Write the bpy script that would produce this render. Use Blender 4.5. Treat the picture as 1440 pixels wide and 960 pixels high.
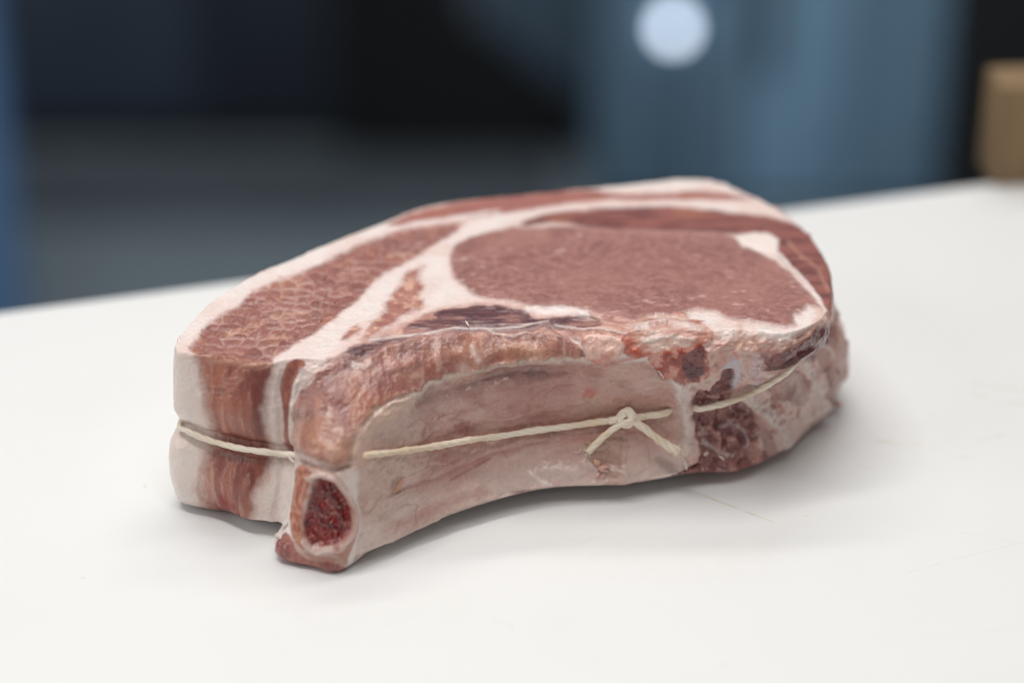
import bpy, bmesh, math
import numpy as np
from mathutils import Vector, Matrix

# ------------------------------------------------------------------ camera, light, exposure
scene = bpy.context.scene
col = scene.collection
for o in list(bpy.data.objects): bpy.data.objects.remove(o)

PITCH, DIST = math.radians(28), .80
cd = bpy.data.cameras.new('camera'); cam = bpy.data.objects.new('camera', cd); col.objects.link(cam)
cam.location = (0, -DIST*math.cos(PITCH), .03+DIST*math.sin(PITCH)); cam.rotation_euler = (math.pi/2-PITCH, 0, 0)
cd.lens = 85; cd.sensor_width = 36; cd.clip_start = .01; cd.clip_end = 50
cd.dof.use_dof = True; cd.dof.focus_distance = .749; cd.dof.aperture_fstop = 3.1
scene.camera = cam

world = bpy.data.worlds.new('World'); scene.world = world; world.use_nodes = True
bg = world.node_tree.nodes['Background']; bg.inputs[0].default_value = (.93, .965, 1, 1); bg.inputs[1].default_value = .20

def area_light(name, loc, target, sx, sy, power, colour):
    l = bpy.data.lights.new(name, 'AREA'); l.shape = 'RECTANGLE'; l.size = sx; l.size_y = sy; l.energy = power; l.color = colour
    o = bpy.data.objects.new(name, l); col.objects.link(o); o.location = loc
    o.rotation_euler = (Vector(target)-Vector(loc)).to_track_quat('-Z', 'Y').to_euler(); return o
for x, y, w in ((-.2, -.4, 10.8), (-.1, .25, 12), (-.2, 1.0, 9.5)):                  # three rows of ceiling tubes
    area_light('ceiling_light', (x, y, 1.7), (x*.4, y*.4, 0), 1.7, .16, w, (1, .985, .965))
area_light('fill_light', (-1.5, -.5, .9), (0, 0, 0), .9, .9, 5, (.93, .97, 1))  # soft fill added from the front left, not an actual window

vs = scene.view_settings; scene.display_settings.display_device = 'sRGB'
vs.view_transform = 'Standard'; vs.look = 'None'; vs.exposure = .08; vs.gamma = 1; vs.use_curve_mapping = False
scene.cycles.use_denoising = True; scene.cycles.filter_width = 1.1
scene.cycles.max_bounces = 5; scene.cycles.diffuse_bounces = 3; scene.cycles.glossy_bounces = 2
scene.cycles.use_adaptive_sampling = True; scene.cycles.adaptive_threshold = .02
MM = .001
# ------------------------------------------------------------------ numeric helpers
def fade(t): return t*t*t*(t*(t*6-15)+10)

def hash3(ix, iy, iz, seed):
    h = (ix.astype(np.uint32)*np.uint32(374761393) ^ iy.astype(np.uint32)*np.uint32(668265263)
         ^ iz.astype(np.uint32)*np.uint32(2147483647 & 1442695041) ^ np.uint32((seed*9781+7) & 0xffffffff))
    h = (h ^ (h >> np.uint32(13)))*np.uint32(1274126177)
    h = (h ^ (h >> np.uint32(16)))*np.uint32(2246822519)
    h = h ^ (h >> np.uint32(15))
    return h.astype(np.float32)/np.float32(4294967295.)

def vnoise(P, scale, seed=0):
    """smooth value noise in -1..1; P in mm, scale = feature size in mm (number or three numbers)"""
    q = (P/np.asarray(scale, dtype=np.float32)).astype(np.float32)+np.float32(1000)
    i = np.floor(q); f = fade(q-i); i = i.astype(np.int64)
    r = 0
    for dx in (0, 1):
        wx = f[:, 0] if dx else 1-f[:, 0]
        for dy in (0, 1):
            wy = f[:, 1] if dy else 1-f[:, 1]
            for dz in (0, 1):
                wz = f[:, 2] if dz else 1-f[:, 2]
                r = r + wx*wy*wz*hash3(i[:, 0]+dx, i[:, 1]+dy, i[:, 2]+dz, seed)
    return r*2-1

def fbm(P, scale, seed=0, octaves=3, gain=.5):
    s = np.asarray(scale, dtype=np.float32); r = 0; a = 1; t = 0
    for k in range(octaves):
        r = r + a*vnoise(P, s, seed+k*17); t += a; a *= gain; s = s/2.03
    return r/t

def voronoi2(a, b, seed=0):
    """F1, F2 and a cell random number on a plane (cell size 1)"""
    ia = np.floor(a).astype(np.int64); ib = np.floor(b).astype(np.int64)
    f1 = np.full(a.shape, 9., np.float32); f2 = f1.copy(); cid = np.zeros(a.shape, np.float32)
    for da in (-1, 0, 1):
        for db in (-1, 0, 1):
            ca = ia+da+1000; cb = ib+db+1000; z = np.zeros_like(ca)
            pa = ca-1000+.1+.8*hash3(ca, cb, z, seed); pb = cb-1000+.1+.8*hash3(ca, cb, z+3, seed+5)
            d = np.hypot(a-pa, b-pb)
            nw = d < f1
            f2 = np.where(nw, f1, np.minimum(f2, d)); cid = np.where(nw, hash3(ca, cb, z+9, seed), cid)
            f1 = np.where(nw, d, f1)
    return f1, f2, cid

def sstep(x, lo, hi):
    t = np.clip((x-lo)/(hi-lo), 0, 1); return t*t*(3-2*t)

def closed_spline(pts, n):
    """periodic Catmull-Rom, n samples per span"""
    P = np.asarray(pts, float); out = []
    p0, p1, p2, p3 = np.roll(P, 1, 0), P, np.roll(P, -1, 0), np.roll(P, -2, 0)
    for t in np.arange(n)/n:
        out.append(.5*((2*p1)+(-p0+p2)*t+(2*p0-5*p1+4*p2-p3)*t*t+(-p0+3*p1-3*p2+p3)*t**3))
    return np.stack(out, 1).reshape(-1, P.shape[1])

def open_spline(pts, n):
    P = np.asarray(pts, float); P = np.vstack([2*P[0]-P[1], P, 2*P[-1]-P[-2]]); out = []
    for k in range(1, len(P)-2):
        p0, p1, p2, p3 = P[k-1:k+3]
        for t in np.arange(n)/n:
            out.append(.5*((2*p1)+(-p0+p2)*t+(2*p0-5*p1+4*p2-p3)*t*t+(-p0+3*p1-3*p2+p3)*t**3))
    out.append(P[-2]); return np.array(out)

# ------------------------------------------------------------------ the body of the chop: a loft of plan outlines (mm)
# each entry: {height: (x, y)} down one line of the side, going round the chop counter-clockwise from the fat corner
PROFILE = [
 {0:(-103.5,-51),2:(-105.5,-54),5:(-106.5,-55),14:(-107.5,-56),25:(-106.5,-56),28:(-104.5,-54.8),30:(-103,-54),32:(-104,-55),36:(-104.6,-56),46:(-104,-56.5),57:(-103,-55.5)},
 {0:(-90,-59),6:(-92,-64),14:(-93,-65),28:(-91,-62),42:(-91,-65),57:(-88,-60)},
 {0:(-76,-54),3:(-80.5,-67),6:(-82,-71.5),14:(-82.5,-72),28:(-79,-68),42:(-78,-70),57:(-75,-65)},
 {0:(-69,-58),3:(-70.5,-69),6:(-71,-74),14:(-70.5,-73),28:(-69,-70),42:(-68,-69.5),57:(-66,-62)},
 {0:(-72,-84),5:(-72.5,-84.5),10:(-69,-84),14:(-66.5,-84),26:(-64,-82),36:(-63,-78),44:(-61,-72),57:(-58,-62)},
 {0:(-61,-91),10:(-60,-91),24:(-58,-89),32:(-58,-87),42:(-57,-78),50:(-56,-69),57:(-54,-60)},
 {0:(-50,-92),10:(-49,-91),22:(-47.5,-88),32:(-48,-86),42:(-48,-78),50:(-48,-68),57:(-47,-57)},
 {0:(-32,-60),2.6:(-34,-71),5:(-35.5,-82.5),14:(-35.5,-78),28:(-35,-73),38:(-35,-72),44:(-35,-69),51:(-35,-61),57:(-34,-50)},
 {0:(-15,-38),2.6:(-17,-52),4.5:(-17.8,-66.5),7:(-18,-69),14:(-18,-63),28:(-18,-58),40:(-18,-58),47:(-17.5,-55),52:(-17.5,-50),57:(-17.5,-41)},
 {0:(9,-20),2.6:(9,-35),4.5:(9,-52),7:(9,-55.5),14:(9,-50),28:(9,-45.5),40:(9,-48),48:(9,-48),53:(9,-45),57:(9,-40)},
 {0:(36,-16),2.6:(36,-31),4.5:(36.5,-48.5),7:(36.5,-52),14:(36.5,-47),28:(36,-43.5),42:(35.5,-47),52:(35,-48),57:(35,-44)},
 {0:(55,-12),2.6:(57,-26),4.5:(58,-42),7:(58,-45),14:(58,-41.5),28:(58,-42),42:(58,-46),52:(58,-48),57:(58,-44)},
 {0:(70,-24),2.6:(72,-35),5:(73,-41),10:(73,-40),24:(72,-37),34:(72,-40),46:(72,-46),52:(72,-47),57:(71,-43)},
 {0:(84,-12),3:(89,-23),6:(90.5,-27),10:(91,-26),22:(90,-28),30:(87,-30),36:(85.5,-36),42:(86,-43),48:(86.5,-46.5),52:(86.5,-47),57:(85,-45)},
 {0:(104,0),12:(108.5,-1),24:(109,-4),34:(105,-10),40:(99,-18),44:(98.5,-27),50:(100.5,-31.5),57:(99.5,-31)},
 {0:(109,14),14:(113,14),28:(112,12),37:(108,8),46:(105,5),57:(103,3.7)},
 {0:(102,42),20:(104,42),38:(99,38),57:(96,36)},
 {0:(86,66),20:(87,66),38:(83,61),57:(81,59)},
 {0:(67,77),20:(68,77),38:(66,72),57:(65.5,71)},
 {0:(40,72),20:(41,73),38:(41,68),57:(41,66.5)},
 {0:(15,66),20:(15,66),38:(15,62),57:(15,60.5)},
 {0:(-26,55),20:(-26,56),38:(-25,51),57:(-24.5,50.5)},
 {0:(-46,40),20:(-46,40),38:(-44,37),57:(-43,36)},
 {0:(-78,8),20:(-79,8),28:(-76,6),38:(-76,7),57:(-74,5.5)},
 {0:(-92,-12),14:(-94,-11),28:(-91,-12),38:(-92,-12),57:(-89,-12)},
 {0:(-100,-31),14:(-103,-31),28:(-99.5,-32),38:(-100.5,-32),57:(-98.5,-32)},
]
LEVELS = [0, 1.2, 2.6, 4, 5, 6, 7, 9, 12, 16, 20, 24, 28, 32, 36, 40, 44, 48, 51.5, 54.5, 56.4, 57]
INSET = {0: 1.5, 1.2: .5, 56.4: .3, 57: .55}

def body_base():
    """closed low mesh (mm) -> verts, faces"""
    rings = []
    for z in LEVELS:
        row = []
        for pr in PROFILE:
            ks = sorted(pr); row.append((np.interp(z, ks, [pr[k][0] for k in ks]), np.interp(z, ks, [pr[k][1] for k in ks])))
        r = closed_spline(row, 10)
        ins = INSET.get(z, 0)
        if ins:
            t = np.roll(r, -2, 0)-np.roll(r, 2, 0); t /= np.linalg.norm(t, axis=1)[:, None]
            r = r+ins*np.stack([-t[:, 1], t[:, 0]], 1)
        rings.append(np.column_stack([r, np.full(len(r), z)]))
    n = len(rings[0]); V = np.vstack(rings); F = []
    for k in range(len(rings)-1):
        for i in range(n):
            j = (i+1) % n; F.append((k*n+i, k*n+j, (k+1)*n+j, (k+1)*n+i))
    F.append(tuple(range(n-1, -1, -1))); F.append(tuple((len(rings)-1)*n+i for i in range(n)))
    return V, F

def dense_body(voxel, subdiv=1):
    """voxel-remeshed, subdivided body -> verts (mm), quads"""
    V, F = body_base()
    m = bpy.data.meshes.new('t'); m.from_pydata(V.tolist(), [], F); m.update()
    o = bpy.data.objects.new('t', m); bpy.context.scene.collection.objects.link(o)
    md = o.modifiers.new('r', 'REMESH'); md.mode = 'VOXEL'; md.voxel_size = voxel
    sm = o.modifiers.new('sm', 'SMOOTH'); sm.factor = .5; sm.iterations = 2
    if subdiv:
        md = o.modifiers.new('s', 'SUBSURF'); md.levels = md.render_levels = subdiv
    dg = bpy.context.evaluated_depsgraph_get(); dg.update()
    e = o.evaluated_get(dg).data
    co = np.empty(len(e.vertices)*3, np.float32); e.vertices.foreach_get('co', co)
    lt = np.empty(len(e.polygons), np.int32); e.polygons.foreach_get('loop_total', lt)
    lv = np.empty(len(e.loops), np.int32); e.loops.foreach_get('vertex_index', lv)
    assert (lt == 4).all()
    bpy.data.objects.remove(o); bpy.data.meshes.remove(m)
    return co.reshape(-1, 3), lv.reshape(-1, 4)

def vnormals(V, Q):
    n = np.cross(V[Q[:, 2]]-V[Q[:, 0]], V[Q[:, 3]]-V[Q[:, 1]])
    N = np.zeros_like(V)
    for c in range(3):
        for k in range(4): N[:, c] += np.bincount(Q[:, k], n[:, c], len(V))
    return N/np.maximum(np.linalg.norm(N, axis=1), 1e-9)[:, None]
# ------------------------------------------------------------------ tissues of the chop, mm on its slanted front chart (across, up)
REGIONS = [
 ('belly_muscle', 'belly', 2.0, 1.0, -0.4, [(-98.5, 23.9), (-95.2, 32.0), (-87.5, 37.3), (-83.4, 42.4), (-76.4, 46.4), (-69.2, 48.9), (-62.1, 52.1), (-54.7, 56.3), (-47.4, 60.4), (-41.0, 62.7), (-31.9, 65.3), (-19.3, 66.9), (-15.6, 66.9), (-17.9, 64.3), (-25.3, 59.1), (-32.7, 53.6), (-41.5, 48.4), (-45.6, 44.1), (-52.2, 37.0), (-59.0, 30.9), (-68.1, 25.0), (-72.2, 21.1), (-72.2, 17.9), (-73.6, 12.5), (-75.2, 6.0), (-74.5, -1.7), (-73.9, -6.1), (-73.4, -9.5), (-75.9, -13.9), (-78.9, -19.4), (-80.1, -26.2), (-81.2, -33.2), (-92.2, -29.7), (-97.6, -28.1), (-98.1, -20.1), (-96.7, -13.2), (-94.7, -8.7), (-92.7, -5.4), (-92.9, 0.3), (-94.2, 9.1), (-95.3, 17.8)]),
 ('belly_muscle', 'strip', 0.7, 0.5, 0, [(-70.2, 12.9), (-68.9, 17.9), (-67.2, 20.5), (-64.7, 21.1), (-62.5, 19.4), (-65.3, 15.7), (-67.0, 9.2), (-67.8, 0.6), (-68.2, -8.2), (-70.0, -8.3), (-69.4, 0.5), (-69.8, 7.1)]),
 ('seam_muscle', 'marbled', 2.4, 1.6, 0, [(-28.6, 51.6), (-33.9, 48.9), (-37.1, 43.1), (-40.3, 36.1), (-44.2, 30.9), (-46.5, 26.5), (-41.1, 28.7), (-36.9, 31.6), (-32.8, 35.4), (-27.6, 37.7), (-29.5, 41.7), (-28.1, 44.8), (-31.5, 47.9)]),
 ('seam_muscle', 'marbled', 1.8, 0.9, 0, [(-52.5, 27.1), (-51.3, 29.3), (-48.0, 31.6), (-47.0, 30.2), (-49.7, 27.1)]),
 ('loin_eye', 'loin', 1.9, 0.6, 0.6, [(-20.6, 54.8), (-19.1, 58.1), (-13.5, 61.4), (-7.2, 63.0), (0.7, 64.6), (11.0, 64.8), (20.1, 65.1), (33.5, 64.8), (46.5, 64.8), (59.3, 64.0), (69.7, 63.3), (73.6, 61.2), (76.4, 58.1), (81.1, 55.6), (86.1, 52.3), (89.8, 48.9), (93.2, 43.8), (96.0, 40.0), (97.8, 36.3), (93.0, 37.7), (90.7, 35.4), (88.0, 34.5), (87.8, 31.6), (84.7, 30.7), (79.0, 31.8), (73.2, 32.7), (67.3, 33.2), (63.9, 35.4), (58.6, 36.3), (54.2, 35.0), (49.2, 34.3), (45.6, 34.1), (37.0, 32.0), (31.1, 32.9), (26.7, 34.1), (21.6, 35.2), (18.8, 36.3), (7.8, 36.3), (4.3, 37.0), (0.7, 38.4), (-4.3, 39.1), (-10.4, 40.3), (-13.6, 42.2), (-18.1, 46.2), (-20.2, 50.8)]),
 ('cap_muscle', 'cap', 1.6, 0.6, 0.2, [(2.4, 65.9), (5.1, 67.7), (9.7, 69.6), (20.4, 71.2), (43.9, 72.6), (53.9, 72.6), (66.9, 71.5), (80.0, 69.9), (89.4, 68.3), (95.4, 65.9), (101.4, 62.0), (105.9, 57.5), (110.0, 54.8), (107.9, 47.0), (107.9, 42.1), (108.3, 37.0), (106.5, 31.9), (98.8, 35.0), (96.8, 41.7), (94.1, 45.5), (91.3, 49.4), (88.6, 53.1), (87.3, 55.8), (88.7, 60.4), (85.2, 63.0), (78.6, 62.5), (74.5, 62.2), (69.6, 62.7), (59.2, 63.3), (33.5, 64.0), (26.3, 64.6), (19.2, 65.9), (11.1, 66.1), (4.8, 65.3)]),
 ('outer_muscle', 'cap2', 1.6, 0.8, 0, [(-42.0, 65.9), (-38.4, 68.3), (-28.5, 72.1), (-19.5, 74.2), (-16.6, 75.0), (-9.3, 76.2), (0.7, 78.3), (14.1, 79.5), (24.7, 79.3), (34.5, 77.8), (44.4, 77.3), (54.6, 78.1), (68.0, 78.7), (74.5, 77.8), (83.5, 75.6), (76.8, 75.0), (54.2, 75.3), (34.4, 75.3), (17.1, 73.9), (7.3, 72.0), (-1.9, 70.4), (-11.1, 68.8), (-20.3, 68.0), (-30.1, 66.7), (-38.3, 64.6)]),
 ('dark_muscle', 'marbled', 2.6, 1.0, 0, [(-54.0, 21.1), (-39.5, 28.7), (-26.8, 35.4), (-13.5, 38.2), (-1.8, 37.7), (8.9, 34.7), (24.5, 34.7), (35.5, 32.7), (37.4, 28.7), (24.2, 26.9), (8.8, 27.8), (-8.8, 26.5), (-26.3, 25.6), (-39.2, 23.4), (-47.5, 17.9)]),
 ('dark_muscle', 'purple', 1.0, 0.8, 0, [(-25.0, 35.0), (-18.8, 36.8), (-9.0, 37.9), (-2.0, 37.5), (4.2, 35.6), (7.8, 33.8), (16.0, 34.3), (23.2, 34.3), (28.8, 32.2), (23.0, 30.7), (9.1, 30.0), (2.2, 28.7), (-8.2, 27.4), (-18.5, 27.6), (-26.6, 27.4), (-33.9, 29.1), (-29.7, 32.9), (-23.6, 33.6)]),
 ('dark_muscle', 'purple', 1.8, 1.0, 0, [(-56.1, 20.0), (-51.9, 22.2), (-48.1, 25.2), (-39.0, 27.6), (-26.6, 28.5), (-28.1, 26.3), (-37.3, 24.7), (-39.3, 21.3), (-46.4, 16.6), (-50.4, 17.2)]),
 ('intercostal_muscle', 'tan', 0.9, 1.4, 1.2, [(-62.4, 12.5), (-58.6, 17.4), (-54.0, 20.9), (-47.5, 19.6), (-43.4, 22.2), (-37.5, 25.4), (-26.6, 27.8), (-18.5, 28.9), (-8.2, 28.9), (2.2, 29.6), (11.3, 30.2), (17.4, 27.2), (21.6, 23.8), (23.4, 21.4), (15.9, 21.4), (5.7, 20.1), (-3.3, 19.5), (-8.8, 18.1), (-14.2, 16.8), (-21.6, 15.6), (-25.7, 13.4), (-28.6, 10.9), (-37.7, 8.0), (-41.4, 5.9), (-45.3, -0.0), (-47.7, -4.6), (-48.5, -10.1), (-53.1, -11.1), (-57.9, -9.5), (-63.5, -8.2), (-65.5, -3.7), (-65.3, 2.8), (-64.2, 9.3)]),
 ('rib_membrane', 'membrane', 1.6, 0.8, 0, [(-46.9, -7.6), (-45.3, -2.6), (-40.8, 4.2), (-36.6, 6.5), (-27.8, 9.6), (-24.8, 12.3), (-20.7, 14.3), (-13.2, 15.7), (-3.3, 18.4), (5.7, 19.0), (15.9, 20.3), (23.4, 20.3), (33.1, 19.9), (40.8, 20.3), (45.3, 17.6), (51.2, 12.0), (54.1, 8.6), (54.5, 1.7), (54.3, -6.3), (53.2, -14.7), (36.2, -20.1), (9.1, -22.2), (-4.5, -24.4), (-17.2, -27.2), (-34.4, -35.8), (-48.5, -42.9), (-45.7, -30.4), (-46.1, -18.4)]),
 ('rib_bone', 'bone', 0.6, 0.5, 0.6, [(-66.5, -21.0), (-64.4, -13.9), (-61.0, -11.0), (-56.3, -11.7), (-51.0, -14.7), (-47.6, -20.5), (-46.3, -26.7), (-47.2, -33.2), (-49.9, -39.1), (-50.7, -43.6), (-60.4, -42.5), (-63.8, -39.3), (-65.5, -34.9), (-66.8, -29.6)]),
 ('rib_bone', 'rindorange', 0.7, 0.6, 0.5, [(-64.7, -10.9), (-59.6, -12.7), (-61.5, -18.4), (-63.0, -26.0), (-63.6, -32.2), (-62.4, -36.3), (-65.5, -34.2), (-66.8, -29.6), (-66.2, -22.0), (-65.5, -16.6)]),
 ('marrow', 'marrow', 0.5, 0.25, -2.0, [(-59.2, -14.8), (-54.2, -15.6), (-50.1, -19.7), (-48.1, -25.9), (-49.0, -31.1), (-52.9, -34.6), (-59.2, -35.5), (-62.3, -33.0), (-63.1, -27.8), (-61.1, -20.7)]),
 ('bottom_muscle', 'raw', 0.8, 0.8, 0.8, [(-71.8, -37.3), (-69.2, -31.7), (-66.4, -33.4), (-64.6, -37.1), (-60.3, -39.4), (-53.1, -40.3), (-49.8, -42.3), (-51.4, -44.0), (-61.5, -44.0), (-68.3, -41.2)]),
 ('spine_tissue', 'pinkcurl', 1.3, 1.5, 0.2, [(32.6, 30.5), (41.1, 33.6), (50.2, 35.0), (56.2, 33.6), (61.8, 30.5), (62.5, 27.4), (59.4, 24.3), (49.5, 23.4), (40.7, 22.1), (35.2, 22.5), (33.0, 26.5)]),
 ('spine_tissue', 'bloody', 0.9, 1.6, 0, [(41.0, 21.4), (45.3, 23.4), (52.8, 24.7), (59.4, 25.2), (60.6, 20.5), (59.7, 14.3), (53.8, 12.9), (47.7, 15.0), (44.2, 18.1)]),
 ('spine_tissue', 'darkred', 1.5, 1.2, -0.6, [(52.9, 21.4), (58.9, 24.3), (59.8, 19.9), (59.4, 15.4), (54.6, 13.6)]),
 ('spine_tissue', 'darkred', 1.3, 1.0, -0.9, [(62.4, 9.5), (64.0, 14.3), (66.2, 17.4), (69.0, 16.7), (69.6, 11.7), (66.1, 9.5)]),
 ('spine_tissue', 'darkraw', 1.0, 1.5, -1.8, [(57.2, 8.6), (60.2, 11.3), (65.0, 8.6), (70.8, 7.1), (76.2, 4.5), (79.3, -2.0), (78.1, -7.1), (82.6, -9.3), (81.5, -12.5), (72.5, -20.3), (64.3, -19.0), (54.4, -17.9), (46.4, -19.7), (53.9, -15.2), (59.4, -11.6), (59.8, -6.4), (58.1, 1.7)]),
 ('spine_tissue', 'brown', 1.4, 1.0, -0.6, [(80.4, 11.8), (83.7, 17.8), (91.3, 16.9), (97.8, 11.0), (96.2, 4.9), (90.6, 6.3)]),
 ('spine_tissue', 'brown', 1.2, 1.0, -0.5, [(77.7, 2.6), (83.0, -2.6), (86.4, -8.5), (83.2, -10.3), (79.4, -2.7)]),
 ('cap_muscle', 'cap', 1.2, 1.4, -0.6, [(95.4, 30.5), (105.2, 33.0), (111.5, 26.5), (113.4, 8.8), (107.1, 0.1), (104.3, 7.7), (105.1, 12.4), (102.1, 17.2), (98.8, 20.7), (92.6, 21.6)]),
 ('spine_tissue', 'darkred', 1.6, 1.0, 0, [(79.0, 19.4), (84.7, 24.3), (92.9, 28.7), (99.9, 30.5), (104.4, 27.4), (97.4, 22.6), (87.5, 19.6), (82.0, 17.2)]),
 ('fat_lump', 'lump', 0.8, 0.8, 1.6, [(21.4, 26.7), (24.2, 28.3), (32.4, 28.0), (34.7, 24.9), (32.4, 21.4), (26.5, 19.9), (22.7, 22.7)]),
 ('fat_layer', 'fatpatch', 1.0, 0.8, 0.3, [(75.1, 61.2), (78.6, 62.5), (85.1, 62.7), (88.4, 60.1), (87.2, 56.6), (83.5, 56.8), (77.9, 58.3)]),
 ('cartilage', 'cartilage', 1.3, 0.4, 0.6, [(65.1, 17.6), (66.7, 20.3), (69.2, 21.6), (71.0, 19.4), (71.3, 14.9), (69.9, 11.3), (68.7, 13.1), (69.3, 16.5), (68.2, 18.3)]),
]
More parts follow.
